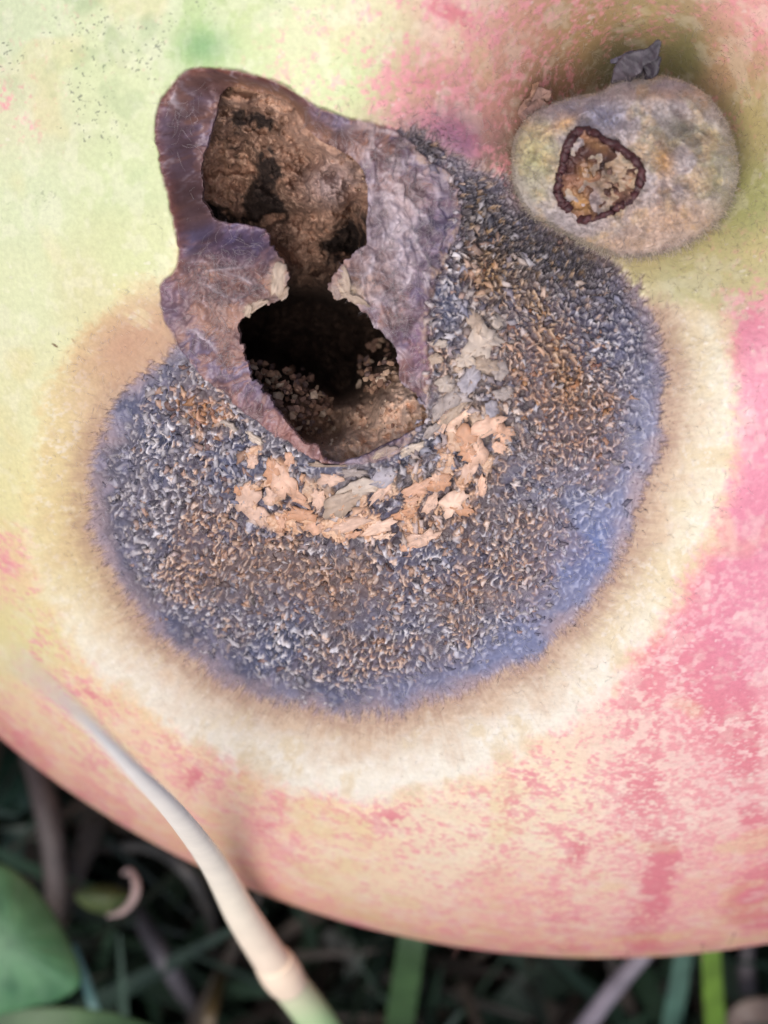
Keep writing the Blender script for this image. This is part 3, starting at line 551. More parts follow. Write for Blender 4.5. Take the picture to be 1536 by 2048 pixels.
# every chip: bent sliver with 8 rim points, crest and skirt
def chips(sel):
    n_ = len(sel); K = 8; Pq, Nq = CP[sel], CN[sel]; s = (sizes[sel]/FPX*(CAM_Z-Pq[:, 2]))[:, None, None]
    an = chip_ang[sel]*math.pi/90+rng.random(n_); t0 = np.stack([np.cos(an), np.sin(an), np.full(n_, .1)], -1)
    a = np.cross(Nq, t0); a /= np.linalg.norm(a, axis=-1, keepdims=True); b = np.cross(Nq, a)
    # slight random tilt
    tl = rng.normal(size=(n_, 2))*.2
    nn = Nq+a*tl[:, :1]+b*tl[:, 1:]; nn /= np.linalg.norm(nn, axis=-1, keepdims=True); a = np.cross(nn, b); a /= np.linalg.norm(a, axis=-1, keepdims=True)*-1; b = np.cross(nn, a)
    th = (np.arange(K)+rng.uniform(-.35, .35, (n_, K)))/K*2*math.pi; asp = rng.uniform(.9, 1.9, (n_, 1)); rad = np.where(np.arange(K)[None] % 2 == (rng.random((n_, 1)) < .5), rng.uniform(.45, .9, (n_, K)), rng.uniform(.8, 1.45, (n_, K)))
    u = np.cos(th)*rad*asp; v = np.sin(th)*rad*.75; v = v+rng.normal(size=(n_, 1))*.28*u*u*.6
    ring = Pq[:, None]+(a[:, None]*u[..., None]+b[:, None]*v[..., None])*s
    zt = rng.uniform(.0, .45, (n_, K))[..., None]*s; top = ring+nn[:, None]*(zt+.015)
    cen = Pq[:, None]+nn[:, None]*(rng.uniform(.35, .9, (n_, 1, 1))*s+.03)+b[:, None]*(np.mean(v, 1)*.5)[:, None, None]*s
    bot = ring+nn[:, None]*-.05-(a[:, None]*u[..., None]+b[:, None]*v[..., None])*s*.15
    V = np.concatenate([cen, top, bot], 1); o = (np.arange(n_)*(1+2*K))[:, None]; i = np.arange(K); j = (i+1) % K
    F3 = np.stack([np.broadcast_to(o, (n_, K)), o+1+i, o+1+j], -1).reshape(-1, 3); F4 = np.stack([o+1+i, o+1+K+i, o+1+K+j, o+1+j], -1).reshape(-1, 4)
    cv = np.repeat(ccol[sel][:, None], 1+2*K, 1)*(.78+.44*rng.random((n_, 1+2*K, 1))); cv[:, 1+K:] *= .55
    return V.reshape(-1, 3), F3, F4, np.clip(cv.reshape(-1, 3), .004, .9)
NSEP = 300-nfl
for k in range(NSEP):
    V, F3, F4, cv = chips(np.array([k])); part('skin_flake', V, [F3, F4], M_FLAKE, cv)
V, F3, F4, cv = chips(np.arange(NSEP, len(cand))); o = part('crust_crumbs', V, [F3, F4], M_FLAKE, cv); o['kind'] = 'stuff'

# ------------------------------------------------------------------ stem stub (an outline in its own space, 3.5 mm above the dimple)
sc_ = np.array([1252., 335.]); SP = smooth_poly(STEM, 8); a_ = np.arctan2(SP[:, 1]-sc_[1], SP[:, 0]-sc_[0]); r_ = np.hypot(SP[:, 1]-sc_[1], SP[:, 0]-sc_[0])
o_ = np.argsort(a_); a_, r_ = a_[o_], r_[o_]; NA = 420; A = np.linspace(-math.pi, math.pi, NA, endpoint=False); RO = np.interp(A, a_, r_, period=2*math.pi)
tt = np.concatenate([np.linspace(0, .95, 120)[1:], np.linspace(.955, 1.0, 16)]); ZT = 3.6
rows_x, rows_y, rows_z = [], [], []
for t in tt:
    x = sc_[0]+np.cos(A)*RO*t; y = sc_[1]+np.sin(A)*RO*t; z = -1.7*(1-np.sqrt(np.maximum(1-t**2.5, 0))); rows_x.append(x); rows_y.append(y); rows_z.append(np.full(NA, z))
sxp, syp, szp = np.array(rows_x), np.array(rows_y), np.array(rows_z)
ks = (CAM_Z-ZT)/FPX
def stem_h(x, y):
    hh = (fbm2(x, y, 80, 3, 130)-.5)*.95+(fbm2(x, y, 22, 3, 131, .6)-.5)*.30+(1-np.abs(2*vnoise2(x/44, y/30, 132)-1)-.5)*.16
    hh = hh-.35*blob(x, y, 1195, 360, 62, 72, 10)+.28*blob(x, y, 1300, 200, 70, 30)+.25*blob(x, y, 1340, 420, 90, 50)-.22*blob(x, y, 1370, 260, 40, 30)-.25*blob(x, y, 1340, 300, 22, 30)
    return hh
shh = stem_h(sxp, syp)*sst(1.0, .8, tt)[:, None]
SZ = ZT+szp+shh-.0010*(syp-335)*1.0; SX = (sxp-768)*(CAM_Z-SZ)/FPX; SY = -(syp-1024)*(CAM_Z-SZ)/FPX
# flanks narrowing down into the dimple
fl_x, fl_y, fl_z = [], [], []
SC3 = np.array([(sc_[0]-768)*ks, -(sc_[1]-1024)*ks])
for q in np.linspace(.08, 1, 22):
    k = 1-.34*sst(0, 1, q)+.02*math.sin(q*9); wob = (vnoise2(np.cos(A)*3+q*4, np.sin(A)*3, 133)-.5)*.12
    fl_x.append(SC3[0]+(SX[-1]-SC3[0])*(k+wob*q)); fl_y.append(SC3[1]+(SY[-1]-SC3[1])*(k+wob*q)); fl_z.append(SZ[-1]-q*4.8)
VX = np.concatenate([SX, np.array(fl_x)]); VY = np.concatenate([SY, np.array(fl_y)]); VZ = np.concatenate([SZ, np.array(fl_z)])
vx, vy = np.concatenate([sxp, np.repeat(sxp[-1:], 22, 0)]), np.concatenate([syp, np.repeat(syp[-1:], 22, 0)])
def stem_col(x, y):
    q1 = fbm2(x, y, 60, 3, 140); q2 = fbm2(x, y, 15, 3, 141, .6); q3 = vnoise2(x/7, y/5, 142)
    c = mix(alb(178,164,160), alb(162,150,130), sst(.42, .6, q1)); c = mix(c, alb(204,172,140), sst(.48, .68, q1*.5+q2*.5)*.6); c = mix(c, alb(136,124,122), sst(.46, .34, q1*.4+q2*.6)*.5); c = mix(c, alb(220,212,208), sst(.62, .8, q3)*.18)
    c = mix(c, alb(160,158,104), np.clip(.9*blob(x, y, 1065, 320, 45, 80)+.6*blob(x, y, 1440, 330, 40, 110), 0, 1)*.7)
    c = mix(c, alb(132,136,164), np.clip(.8*blob(x, y, 1210, 240, 45, 26)+.5*blob(x, y, 1160, 215, 70, 22)+.4*blob(x, y, 1350, 180, 60, 25), 0, 1)*.75)
    c = mix(c, alb(118,116,92), np.clip(blob(x, y, 1370, 258, 32, 26)+.4*blob(x, y, 1320, 270, 40, 60), 0, 1)*.7)
    c = mix(c, alb(206,156,92), np.clip(blob(x, y, 1328, 325, 18, 34, -15)+.8*blob(x, y, 1130, 245, 32, 12, -25)+.6*blob(x, y, 1350, 440, 100, 40)+.5*blob(x, y, 1320, 190, 60, 14)+.5*blob(x, y, 1240, 490, 100, 22), 0, 1)*.75)
    c = mix(c, alb(110,82,76), sst(.6, .8, fbm2(x, y, 24, 3, 143))*.5*sst(1480, 1300, x)*sst(1230, 1300, x))
    c = mix(c, alb(84,52,44), np.clip(blob(x, y, 1195, 360, 60, 66, 10), 0, 1)*.6)
    return np.clip(c*(1.14+.18*q3)[..., None], .01, .9)
scol = stem_col(vx, vy); scol[len(tt):] = scol[len(tt):]*.0+mix(alb(172,158,134), alb(138,128,98), np.clip(fbm2(vx[len(tt):]+np.arange(22)[:, None]*6, vy[len(tt):], 22, 2, 144), 0, 1))
V = np.concatenate([[[SC3[0], SC3[1], SZ[0].mean()]], np.stack([VX, VY, VZ], -1).reshape(-1, 3)]); nr = VX.shape[0]
ii = 1+np.arange(nr*NA).reshape(nr, NA); jj = np.roll(ii, -1, 1)
F4 = np.stack([ii[:-1], ii[1:], jj[1:], jj[:-1]], -1).reshape(-1, 4)[:, ::-1]; F3 = np.stack([np.zeros(NA, int), jj[0], ii[0]], -1)[:, ::-1]
stem = part('stem', V, [F4[:, ::-1], F3[:, ::-1]], M_STEM, np.concatenate([scol[0, :1], scol.reshape(-1, 3)]))
def stem_pt(x, y):
    x, y = np.asarray(x, float), np.asarray(y, float); a = np.arctan2(y-sc_[1], x-sc_[0]); t = np.hypot(y-sc_[1], x-sc_[0])/np.interp(a, A, RO, period=2*math.pi)
    t = np.clip(t, 0, .999); z = ZT-1.7*(1-np.sqrt(1-t**2.5))+stem_h(x, y)*sst(1., .8, t)-.0010*(y-335)
    return np.stack([(x-768)*(CAM_Z-z)/FPX, -(y-1024)*(CAM_Z-z)/FPX, z], -1), t

# generic tube: path in mm, radii, elliptical section
def sweep(path, w, th=None, sides=8, up=(0, 0, 1), n=None, fold=0):
    path = np.array(path, float); w = np.broadcast_to(np.asarray(w, float), (len(path),)); th = w if th is None else np.broadcast_to(np.asarray(th, float), (len(path),))
    if n:
        t = np.linspace(0, 1, len(path)); q = np.linspace(0, 1, n)
        def cr(v):
            out = []
            for u in q*(len(path)-1):
                i = min(int(u), len(path)-2); f = u-i; g = lambda k: v[min(max(k, 0), len(v)-1)]
                p0, p1, p2, p3 = g(i-1), g(i), g(i+1), g(i+2); out.append(.5*((2*p1)+(-p0+p2)*f+(2*p0-5*p1+4*p2-p3)*f*f+(-p0+3*p1-3*p2+p3)*f**3))
            return np.array(out)
        path, w, th = cr(path), np.interp(q, t, w), np.interp(q, t, th)
    T = np.gradient(path, axis=0); T /= np.linalg.norm(T, axis=1, keepdims=True); U = np.array(up, float)
    s = np.cross(T, U); s /= np.linalg.norm(s, axis=1, keepdims=True)+1e-9; nn = np.cross(s, T)
    a = np.arange(sides)/sides*2*math.pi; c_, s_ = np.cos(a), np.sin(a)
    V = path[:, None]+s[:, None]*(c_[None]*w[:, None])[..., None]+nn[:, None]*(s_[None]*th[:, None]+fold*np.abs(c_)[None]*w[:, None])[..., None]
    m = len(path); i = np.arange(m*sides).reshape(m, sides); j = np.roll(i, -1, 1)
    F = np.stack([i[:-1], j[:-1], j[1:], i[1:]], -1).reshape(-1, 4); V = V.reshape(-1, 3)
    V = np.concatenate([V, [path[0], path[-1]]]); e0 = m*sides
    F3 = np.concatenate([np.stack([np.full(sides, e0), j[0], i[0]], -1), np.stack([np.full(sides, e0+1), i[-1], j[-1]], -1)])
    tpar = np.concatenate([np.repeat(np.linspace(0, 1, m), sides), [0, 1]])
    return V, [F, F3], tpar

# scar on the stem: dark torn rim, amber crust inside
RIM = [(1152,265),(1175,262),(1200,278),(1225,290),(1248,302),(1268,318),(1280,340),(1283,362),(1275,385),(1258,402),(1240,412),(1222,425),(1200,434),(1180,440),(1158,440)]
RIM2 = [(1152,265),(1138,285),(1128,310),(1124,340),(1118,365),(1114,385),(1122,405),(1140,418)]
for pts in (RIM, RIM2):
    pp = smooth_poly(pts, 5)[:-(5*1)] if False else np.array(pts, float)
    q = np.linspace(0, len(pp)-1, 60); xx = np.interp(q, np.arange(len(pp)), pp[:, 0])+rng.normal(size=60)*1.6; yy = np.interp(q, np.arange(len(pp)), pp[:, 1])+rng.normal(size=60)*1.6
    pt, _t = stem_pt(xx, yy); pt[:, 2] += .06; ww = .05+.085*vnoise2(q*.9, q*0, 150)
    V, F, tp = sweep(pt, ww, ww*1.1, 8); V += rng.normal(size=V.shape)*.018
    part('scar_rim', V, F, M_BARK, np.tile(alb(70,34,34), (len(V), 1))*(.6+.9*rng.random((len(V), 1))), parent=None).parent = stem
u_, v_ = np.meshgrid(np.arange(1100, 1292, 2.), np.arange(256, 448, 2.)); G_RIM = sdf_grid(np.array(RIM+RIM2[::-1][:-1], float)); di = samp(G_RIM, u_, v_)
pt, _t = stem_pt(u_, v_); pt[..., 2] += -.02+(fbm2(u_, v_, 30, 3, 151)-.5)*.7+(fbm2(u_, v_, 11, 2, 152)-.5)*.25
e_ = fbm2(u_, v_, 34, 3, 153)
ec = mix(alb(150,108,88), alb(84,52,46), sst(.4, .6, e_)); ec = mix(ec, alb(206,156,96), .8*np.clip(blob(u_, v_, 1160, 405, 34, 22, 35)+.9*blob(u_, v_, 1175, 345, 18, 18)+.5*blob(u_, v_, 1190, 290, 30, 12, 30), 0, 1)*.9)
ec = mix(ec, alb(190,150,116), np.clip(blob(u_, v_, 1218, 345, 9, 8)+blob(u_, v_, 1260, 355, 9, 8)+.6*blob(u_, v_, 1255, 375, 14, 18), 0, 1)*.9)
ec = mix(ec, alb(34,22,22), np.clip(blob(u_, v_, 1200, 378, 30, 14, -15)+blob(u_, v_, 1205, 330, 20, 10, -40), 0, 1)*.85)
iq = np.arange(u_.size).reshape(u_.shape); kq = (di < 4); kf_ = kq[:-1,:-1] & kq[1:,1:] & kq[1:,:-1] & kq[:-1,1:]
Fq = np.stack([iq[:-1,:-1], iq[1:,:-1], iq[1:,1:], iq[:-1,1:]], -1)[kf_]; um = np.zeros(u_.size, bool); um[Fq.ravel()] = True; re = np.cumsum(um)-1
part('scar_crust', pt.reshape(-1, 3)[um], re[Fq], M_BARK, np.clip(ec, .005, .9).reshape(-1, 3)[um]).parent = stem
for (x, y, r) in [(1218,345,.10),(1258,356,.11),(1205,360,.07),(1172,348,.14),(1168,330,.10),(1232,372,.09)]:
    Pq, _ = stem_pt(x, y); o = link('scar_crumb', pel_me[rng.integers(14)], None, stem, Pq+np.array([0, 0, .15])-BASEL); o.scale = (r, r, r*.8)
# withered bract behind the stem
def leafy(name, path, wid, cols, mat, parent, crumple=.1, sides=14, n=40, th=.05, fold=.25, up=(0, 0, 1)):
    V, F, tp = sweep(path, wid, th, sides, n=n, fold=fold, up=up); V = V+(np.stack([fbm3(V, .35, 3, 201), fbm3(V, .35, 3, 202), fbm3(V, .35, 3, 203)], -1)-.5)*crumple*2.6
    c0, c1 = alb(*cols[0]), alb(*cols[1]); cv = c0*(1-tp[:, None])+c1*tp[:, None]; cv = cv*(.35+.9*fbm3(V, .12, 2, 204))[:, None]
    o = part(name, V, F, mat, np.clip(cv, .005, .9)); o.parent = parent; return o
leafy('bract', [unproj(1240,165,2.4), unproj(1252,140,2.8), unproj(1275,120,3.1), unproj(1300,108,3.3), unproj(1322,84,3.5)], [.22,.30,.26,.18,.05], [(92,84,90),(66,58,64)], M_BARK, stem, .09)
leafy('bract', [unproj(1250,150,2.2), unproj(1280,148,2.5), unproj(1305,130,2.8), unproj(1318,116,2.9)], [.1,.26,.2,.05], [(50,44,52),(64,56,66)], M_BARK, stem, .14)
leafy('bract', [unproj(1222,128,2.6), unproj(1245,120,2.8), unproj(1268,116,2.8)], [.04,.14,.2], [(84,78,90),(90,84,96)], M_BARK, stem, .1)
leafy('bract', [unproj(1062,245,1.6), unproj(1070,215,1.9), unproj(1085,190,2.1), unproj(1100,196,2.2)], [.2,.26,.2,.1], [(140,112,106),(160,128,112)], M_STEM, stem, .16)
leafy('bract', [unproj(1048,250,1.6), unproj(1052,215,1.8), unproj(1070,180,1.9), unproj(1066,165,1.9)], [.05,.16,.14,.06], [(150,118,110),(176,138,110)], M_STEM, stem, .14)

# ------------------------------------------------------------------ hairs and mould threads (thin 3-sided tubes, one mesh per kind)
def hairs(name, P0, dirn, L, rad, cols, curl=.5, seg=4, sag=None):
    n_ = len(P0); L = L[:, None]; d = dirn/np.linalg.norm(dirn, axis=1, keepdims=True); pts = [P0]; cur = d; bend = rng.normal(size=(n_, 3))*curl
    for s in range(seg):
        cur = cur+bend/seg*1.3+(0 if sag is None else sag/seg); bend = bend+rng.normal(size=(n_, 3))*curl*.5; cur /= np.linalg.norm(cur, axis=1, keepdims=True); pts.append(pts[-1]+cur*L/seg)
    Pn = np.stack(pts, 1); T = np.gradient(Pn, axis=1); T /= np.linalg.norm(T, axis=2, keepdims=True)+1e-9
    s = np.cross(T, [.21, .35, .9]); s /= np.linalg.norm(s, axis=2, keepdims=True)+1e-9; u = np.cross(T, s)
    rr = rad[:, None]*np.linspace(1, .35, seg+1)[None]; V = []
    for k in range(3):
        a = k*2.0944; V.append(Pn+(s*math.cos(a)+u*math.sin(a))*rr[..., None])
    V = np.stack(V, 2).reshape(-1, 3); m = seg+1; b = (np.arange(n_)*m*3)[:, None, None]; i = (np.arange(seg)*3)[None, :, None]; k = np.arange(3)[None, None]; k2 = (k+1) % 3
    F = np.stack([b+i+k, b+i+k2, b+i+3+k2, b+i+3+k], -1).reshape(-1, 4)
    cv = np.repeat(cols, m*3, 0)
    o = part(name, V, F, M_HAIR, np.clip(cv, .01, .9)); o['kind'] = 'stuff'; return o
def pick(n_, cond, x0=0, x1=1536, y0=0, y1=1900):
    out = np.empty((0, 2))
    while len(out) < n_:
        c_ = rng.uniform([x0, y0], [x1, y1], (n_*3, 2)); c_ = c_[rng.random(len(c_)) < cond(c_[:, 0], c_[:, 1])]; out = np.concatenate([out, c_])
    return out[:n_]
# over halo and mould
q = pick(6500, lambda x, y: sst(70, -10, samp(G_HALO, x, y))*(samp(G_HOLE, x, y) > 6)*(.35+.65*sst(.4, .6, fbm2(x, y, 80, 2, 160)))*np.where(samp(G_MOLD, x, y) < 0, 1., .35))
Pq, Nq, cq, inf = hgt(q[:, 0], q[:, 1]); tn = rng.normal(size=Pq.shape); tn -= Nq*(tn*Nq).sum(1, keepdims=True); tn /= np.linalg.norm(tn, axis=1, keepdims=True)
light = lin((246,242,236)); hc = cq*.35+light*.65*rng.uniform(.8, 1.1, (len(q), 1))
hairs('mould_threads', Pq+Nq*.01, Nq*.5+tn, rng.uniform(.08, .30, len(q)), rng.uniform(.0035, .0065, len(q)), hc, .7)
# short pile standing at the rim of the mould
q = pick(2600, lambda x, y: .07*sst(30, 0, np.abs(samp(G_MOLD, x, y)+8))*(samp(G_COL, x, y) > 0)+.8*blob(x, y, 1090, 500, 100, 40, 30)+.7*blob(x, y, 985, 545, 60, 60)+.5*blob(x, y, 850, 280, 55, 30))
Pq, Nq, cq, inf = hgt(q[:, 0], q[:, 1]); hc = cq*.45+alb(222,208,202)*.55*rng.uniform(.4, 1.2, (len(q), 1))
hairs('mould_pile', Pq, Nq*.9+rng.normal(size=Pq.shape)*.35, rng.uniform(.08, .28, len(q)), rng.uniform(.005, .010, len(q)), hc, .3, 3)
# long curled threads on the collar and upper skin
q = pick(900, lambda x, y: ((samp(G_COL, x, y) < -22) & (samp(G_HOLE, x, y) > 24))*1.+.25*blob(x, y, 880, 250, 110, 70)+.2*blob(x, y, 880, 480, 60, 150))
Pq, Nq, cq, inf = hgt(q[:, 0], q[:, 1]); tn = rng.normal(size=Pq.shape); tn -= Nq*(tn*Nq).sum(1, keepdims=True)
hairs('mould_threads', Pq+Nq*.03, tn+Nq*.15, rng.uniform(.25, .8, len(q)), rng.uniform(.004, .008, len(q)), cq*.35+lin((232,220,220))*.65*rng.uniform(.6, 1.1, (len(q), 1)), .9, 9)
# downy skin round the dimple and over the top right
q = pick(4500, lambda x, y: np.clip(blob(x, y, 1240, 320, 380, 330)+.25*sst(800, 1100, x)*sst(700, 300, y), 0, 1)*(samp(G_HALO, x, y) > 5), 0, 1536, 0, 1850)
Pq, Nq, cq, inf = hgt(q[:, 0], q[:, 1]); tn = rng.normal(size=Pq.shape); tn -= Nq*(tn*Nq).sum(1, keepdims=True); tn /= np.linalg.norm(tn, axis=1, keepdims=True)
hairs('skin_down', Pq, Nq*.45+tn*.9, rng.uniform(.10, .30, len(q)), rng.uniform(.003, .0055, len(q)), cq*.5+lin((246,236,222))*.5*rng.uniform(.8, 1.1, (len(q), 1)), .5)
# stem fur
aa = rng.random(7000)*2*math.pi; tr = np.sqrt(rng.random(7000)); ro = np.interp(aa-math.pi, A, RO, period=2*math.pi)
xs, ys = sc_[0]+np.cos(aa-math.pi)*ro*tr, sc_[1]+np.sin(aa-math.pi)*ro*tr; ok = samp(G_RIM, xs, ys) > 3; xs, ys, tr, aa = xs[ok], ys[ok], tr[ok], aa[ok]
Ps, ts = stem_pt(xs, ys); out = np.stack([np.cos(aa-math.pi), -np.sin(aa-math.pi), np.zeros(len(aa))], -1)
tn = rng.normal(size=Ps.shape); tn[:, 2] = .35*np.abs(tn[:, 2])
o = hairs('stem_fur', Ps+np.array([0, 0, .012]), tn+out*.5*tr[:, None], rng.uniform(.10, .30, len(Ps)), rng.uniform(.0035, .006, len(Ps)), stem_col(xs, ys)*.45+lin((240,230,222))*.55*rng.uniform(.5, 1.15, (len(Ps), 1)), .7); o.parent = stem
m_ = 3600; ri = rng.integers(len(tt)-14, nr-4, m_); ci = rng.integers(0, NA, m_); Ps = np.stack([VX[ri, ci], VY[ri, ci], VZ[ri, ci]], -1)
out = np.stack([np.cos(A[ci]), -np.sin(A[ci]), np.zeros(m_)], -1); low = .45+.9*sst(-.2, .8, np.sin(A[ci]))
o = hairs('stem_fur', Ps, out+rng.normal(size=Ps.shape)*.35+np.array([0, 0, -.15]), rng.uniform(.08, .26, m_)*low, rng.uniform(.004, .0095, m_), np.tile(lin((236,224,204)), (m_, 1))*rng.uniform(.4, 1.1, (m_, 1)), .4); o.parent = stem
# a few stray hairs at the lower edge of the apple
q = np.array([(918,1903),(1118,1912),(1256,1916),(1405,1900),(1470,1880),(1405,1905)], float)+0.; q[:, 1] -= 14
Pq, Nq = base(q[:, 0], q[:, 1]); hairs('skin_down', Pq, np.tile([.2, -1, .1], (len(q), 1))+rng.normal(size=(len(q), 3))*.3, rng.uniform(.5, .8, len(q)), np.full(len(q), .02), np.tile(alb(190,150,140), (len(q), 1)), .9, 6)

# ------------------------------------------------------------------ grass and litter round the apple
def plant(name, path, wid, th, cols, label, cat, group=None, n=40, sides=10, fold=0, mat=M_PLANT, up=(0, 0, 1), mott=.12, tone=.55):
    p = [unproj(*q) for q in path]; V, F, tp = sweep(p, wid, th, sides, n=n, fold=fold, up=up)
    k = np.array([alb(*c) for c in cols]); u = np.linspace(0, 1, len(k)); cv = np.stack([np.interp(tp, u, k[:, i]) for i in range(3)], -1)
    cv *= (1+mott*(fbm3(V, 1.2, 2, 9)-.5)*4)[:, None]*tone
    o0 = V[0]*0+np.array(p[0]); o = link(name, new_mesh(name, V-o0, F, np.clip(cv, .004, .9)), mat, None, o0); return tag(o, label, cat, group)
plant('dry_stalk', [(720,2200,-36),(645,2060,-30),(560,1945,-25),(490,1840,-19),(432,1735,-10),(355,1632,2),(262,1535,13),(160,1430,23),(20,1310,33)],
      [.88,.78,.74,.64,.48,.34,.22,.12,.03], [.72,.66,.66,.5,.34,.22,.14,.08,.03],
      [(120,170,110),(140,176,122),(225,205,180),(236,224,200),(236,226,208),(238,230,218),(238,232,224),(238,232,226)], 'pale dry grass stalk with green lower end leaning across the lower left apple', 'grass stalk', sides=20, n=140, mott=.015, tone=1.32, mat=M_STRAW)
o = bpy.context.scene.objects['dry_stalk']
V, F, tp = sweep([unproj(575,1968,-25.6), unproj(560,1945,-24.6), unproj(546,1922,-23.8)], [.78,.87,.78], [.70,.76,.68], 14, n=12)
lk = link('stalk_node', new_mesh('stalk_node', V-np.array([*unproj(720,2200,-36)]), F, np.tile(alb(236,214,186), (len(V), 1))*1.15), M_STRAW, o)
# blades and stalks at the bottom edge
BL = 'narrow green grass blades below the apple'
def blade(path, wid, cols, label, cat='grass blade', grp=None, name='blade_of_grass', fold=.25, th=.09, **k):
    return plant(name, path, wid, th, cols, label, cat, grp, fold=fold, **k)
blade([(790,2200,-62),(798,2060,-50),(812,1960,-42),(826,1860,-38),(835,1750,-40)], [.75,.75,.7,.65,.5], [(60,92,52),(82,116,66),(70,100,60)], 'dull green upright grass blade under the middle of the apple edge')
blade([(1432,2200,-60),(1430,2060,-48),(1424,1960,-42),(1420,1860,-38),(1418,1750,-40)], [.55,.55,.5,.45,.4], [(110,150,50),(132,172,62),(110,150,60)], 'bright yellow-green grass blade at the lower right below the apple')
blade([(1322,2200,-60),(1340,2060,-50),(1358,1960,-45),(1372,1860,-42),(1380,1750,-42)], [.6,.55,.5,.45,.4], [(70,110,92),(92,130,112),(80,112,98)], 'blue-green grass blade left of the bright yellow-green one')
blade([(1090,2200,-56),(1160,2070,-48),(1230,1975,-44),(1310,1880,-42),(1380,1790,-42)], [.55,.5,.48,.45,.4], [(150,140,150),(166,156,166),(130,122,128)], 'grey-lilac dry stalk slanting up to the right under the apple', 'grass stalk', name='dry_stalk', fold=0, th=.45)
blade([(60,1500,-48),(90,1600,-46),(106,1700,-46),(112,1800,-48),(100,1860,-54)], [.6,.68,.62,.6,.4], [(92,76,70),(110,96,88),(84,72,64)], 'grey-brown dead stalk standing upright at the left below the apple', 'grass stalk', name='dead_stalk', fold=0, th=.5)
blade([(250,1770,-56),(290,1850,-52),(335,1930,-50),(380,2010,-54),(400,2060,-60)], [.35,.52,.55,.45,.3], [(70,66,68),(104,100,106),(60,56,60)], 'grey withered stalk slanting down between the curled leaf and the pale stalk', 'grass stalk', name='dead_stalk', fold=0, th=.4)
blade([(250,1690,-50),(320,1700,-48),(380,1750,-47),(420,1830,-50),(430,1920,-56)], [.25,.4,.4,.35,.2], [(90,88,84),(70,66,60),(50,46,42)], 'thin grey stem arching behind the pale stalk', 'grass stalk', name='dead_stalk', fold=0, th=.3)
blade([(150,1890,-40),(172,1960,-38),(196,2040,-38),(225,2130,-42)], [.1,.24,.26,.2], [(90,140,140),(112,166,160),(90,140,120)], 'thin blue-green grass blade beside the broad leaf, lower left')
blade([(-80,2050,-36),(80,2034,-35),(220,2044,-36),(350,2080,-40)], [.4,.5,.5,.3], [(70,104,60),(92,128,76),(70,100,60)], 'green grass blade lying flat along the bottom left edge')
blade([(410,2120,-50),(418,2040,-48),(440,1960,-50),(460,1890,-54)], [.3,.35,.3,.1], [(110,80,40),(90,78,40),(50,60,30)], 'brownish thin blade left of the foot of the pale stalk')
blade([(1180,2140,-62),(1240,2040,-60),(1330,1990,-60),(1450,1960,-60),(1600,1990,-60)], [.5,.8,.9,.9,.5], [(70,58,54),(96,80,74),(84,70,66)], 'brown dead leaf strip on the ground behind the bright blade', 'dead leaf', name='dead_leaf', fold=.1)
blade([(1440,2090,-50),(1480,2030,-49),(1530,2020,-49),(1600,2040,-50)], [.4,.6,.7,.4], [(100,82,70),(120,98,84),(100,82,72)], 'tan dead leaf scrap in the lower right corner', 'dead leaf', name='dead_leaf', fold=.2)
blade([(1530,2100,-54),(1500,2000,-52),(1492,1930,-50),(1500,1860,-50)], [.4,.5,.45,.3], [(84,76,80),(104,96,100),(70,64,66)], 'grey dead stalk in the right corner beside the bright blade', 'grass stalk', name='dead_stalk', fold=0, th=.35)
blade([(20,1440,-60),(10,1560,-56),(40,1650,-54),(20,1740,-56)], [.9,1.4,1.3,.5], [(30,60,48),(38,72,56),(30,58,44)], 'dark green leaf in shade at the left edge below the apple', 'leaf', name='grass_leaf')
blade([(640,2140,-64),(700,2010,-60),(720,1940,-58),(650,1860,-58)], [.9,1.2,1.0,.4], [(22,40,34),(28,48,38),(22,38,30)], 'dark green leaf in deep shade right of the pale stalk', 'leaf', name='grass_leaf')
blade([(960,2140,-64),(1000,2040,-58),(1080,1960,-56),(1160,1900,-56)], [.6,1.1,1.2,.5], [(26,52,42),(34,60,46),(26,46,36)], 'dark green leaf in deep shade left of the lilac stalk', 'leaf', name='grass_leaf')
# broad clover-like leaf at the left edge
def broad_leaf(name, c, out, z, cols, label, cat, dome=1.6):
    pts = smooth_poly(out, 5); n_ = len(pts); rings = np.linspace(0, 1, 14)[1:]; V = [unproj(c[0], c[1], z+dome*.4)]; CL = [alb(*cols[0])]
    for t in rings:
        q = np.array(c)+(pts-np.array(c))*t
        vein = np.abs(np.sin(np.arange(n_)/n_*2*math.pi*7))
        zz = z+dome*(.4-.9*t*t)+.18*vein*t*(1-t)
        for (x, y), z_, vn in zip(q, zz, vein):
            V.append(unproj(x, y, z_)); f = fbm2(np.array([x]), np.array([y]), 40, 3, 170)[0]
            CL.append(alb(*cols[0])*(1-f)+alb(*cols[1])*f+(1-vn)**4*.02)
    V = np.array(V); m = len(V); V2 = V-np.array([0, 0, .22]); i = np.arange(n_); j = (i+1) % n_; F3 = [np.stack([np.zeros(n_, int), 1+j, 1+i], -1)]; F4 = []
    for k in range(len(rings)-1): a = 1+k*n_; F4.append(np.stack([a+i, a+j, a+n_+j, a+n_+i], -1))
    F3.append(F3[0][:, ::-1]+m); F4 += [f[:, ::-1]+m for f in F4]; a = 1+(len(rings)-1)*n_; F4.append(np.stack([a+i, a+j, a+m+j, a+m+i], -1))
    o0 = V[0].copy(); o = link(name, new_mesh(name, np.concatenate([V, V2])-o0, [np.concatenate(F3), np.concatenate(F4)], np.clip(np.array(CL+CL), .004, .9)), M_PLANT, None, o0); return tag(o, label, cat)
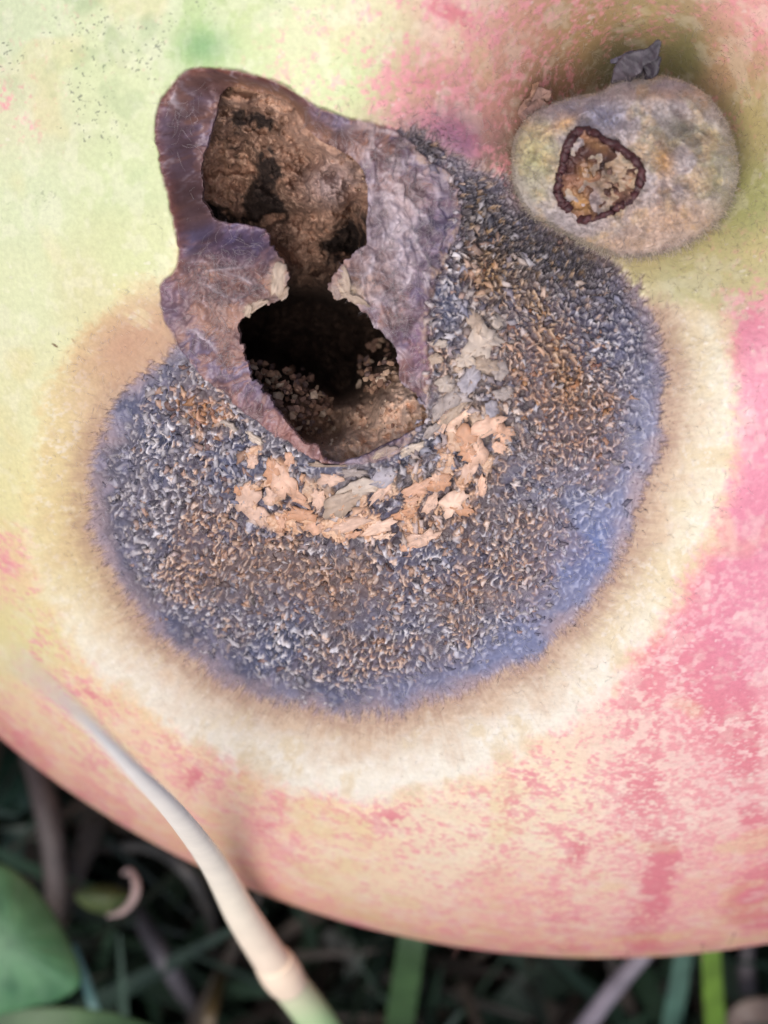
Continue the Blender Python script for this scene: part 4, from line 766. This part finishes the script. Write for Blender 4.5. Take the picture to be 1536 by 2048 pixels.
broad_leaf('broad_leaf', (20,1890), [(-160,1800),(-60,1735),(0,1728),(50,1760),(95,1810),(130,1870),(155,1925),(160,1970),(120,2000),(60,2015),(0,2030),(-100,2040),(-180,1950)], -32, [(50,98,60),(92,138,92)], 'broad smooth green leaf at the lower left edge of the picture', 'leaf')
# small curled leaf with pale rolled tip
cl = broad_leaf('curled_leaf', (212,1795), [(150,1790),(175,1775),(205,1770),(235,1775),(262,1790),(250,1812),(225,1828),(195,1825),(165,1812)], -42, [(60,76,36),(110,120,60)], 'small curled yellow-green leaf with a pale rolled tip between the dead stalks', 'leaf', dome=1.0)
pth = [unproj(215,1832,-41.5), unproj(246,1822,-41), unproj(268,1795,-40.5), unproj(272,1765,-40.5), unproj(258,1742,-41), unproj(245,1748,-41.5)]
V, F, tp = sweep(pth, [.08,.16,.2,.2,.16,.06], [.08,.14,.16,.16,.12,.05], 8, n=26); o = link('leaf_tip', new_mesh('leaf_tip', V-np.array(unproj(212,1795,-42+.4)), F, np.tile(alb(196,168,158), (len(V), 1))*(.8+.3*rng.random((len(V), 1)))), M_PLANT, cl)
# undergrowth of short dark blades (nobody could count it)
def undergrowth(n_, seed):
    r = np.random.default_rng(seed); Vs, Fs, Cs = [], [], []; b = 0
    x = r.uniform(-60, 70, n_); y = r.uniform(-62, 14, n_)
    for k in range(n_):
        if np.hypot(x[k]-C[0], y[k]-C[1]) < 15: continue
        hgt_ = r.uniform(6, 22); lean = r.normal(size=2)*.5; w_ = r.uniform(.35, 1.3); s = r.random()*6.28; u = np.array([math.cos(s), math.sin(s), 0])*w_
        p = np.array([[x[k]+lean[0]*hgt_*q*q, y[k]+lean[1]*hgt_*q*q, GZ-2+hgt_*q] for q in (0, .35, .7, 1)])
        for i, p_ in enumerate(p):
            ww = (1, .95, .7, .1)[i]; Vs += [p_-u*ww, p_+np.array([0, 0, -.2])*0+np.array([-u[1], u[0], 0])*.2*ww, p_+u*ww]
        for i in range(3): a = b+i*3; Fs += [(a, a+1, a+4, a+3), (a+1, a+2, a+5, a+4)]
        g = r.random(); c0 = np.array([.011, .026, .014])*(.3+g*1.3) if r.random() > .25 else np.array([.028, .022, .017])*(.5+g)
        Cs += [c0]*12; b += 12
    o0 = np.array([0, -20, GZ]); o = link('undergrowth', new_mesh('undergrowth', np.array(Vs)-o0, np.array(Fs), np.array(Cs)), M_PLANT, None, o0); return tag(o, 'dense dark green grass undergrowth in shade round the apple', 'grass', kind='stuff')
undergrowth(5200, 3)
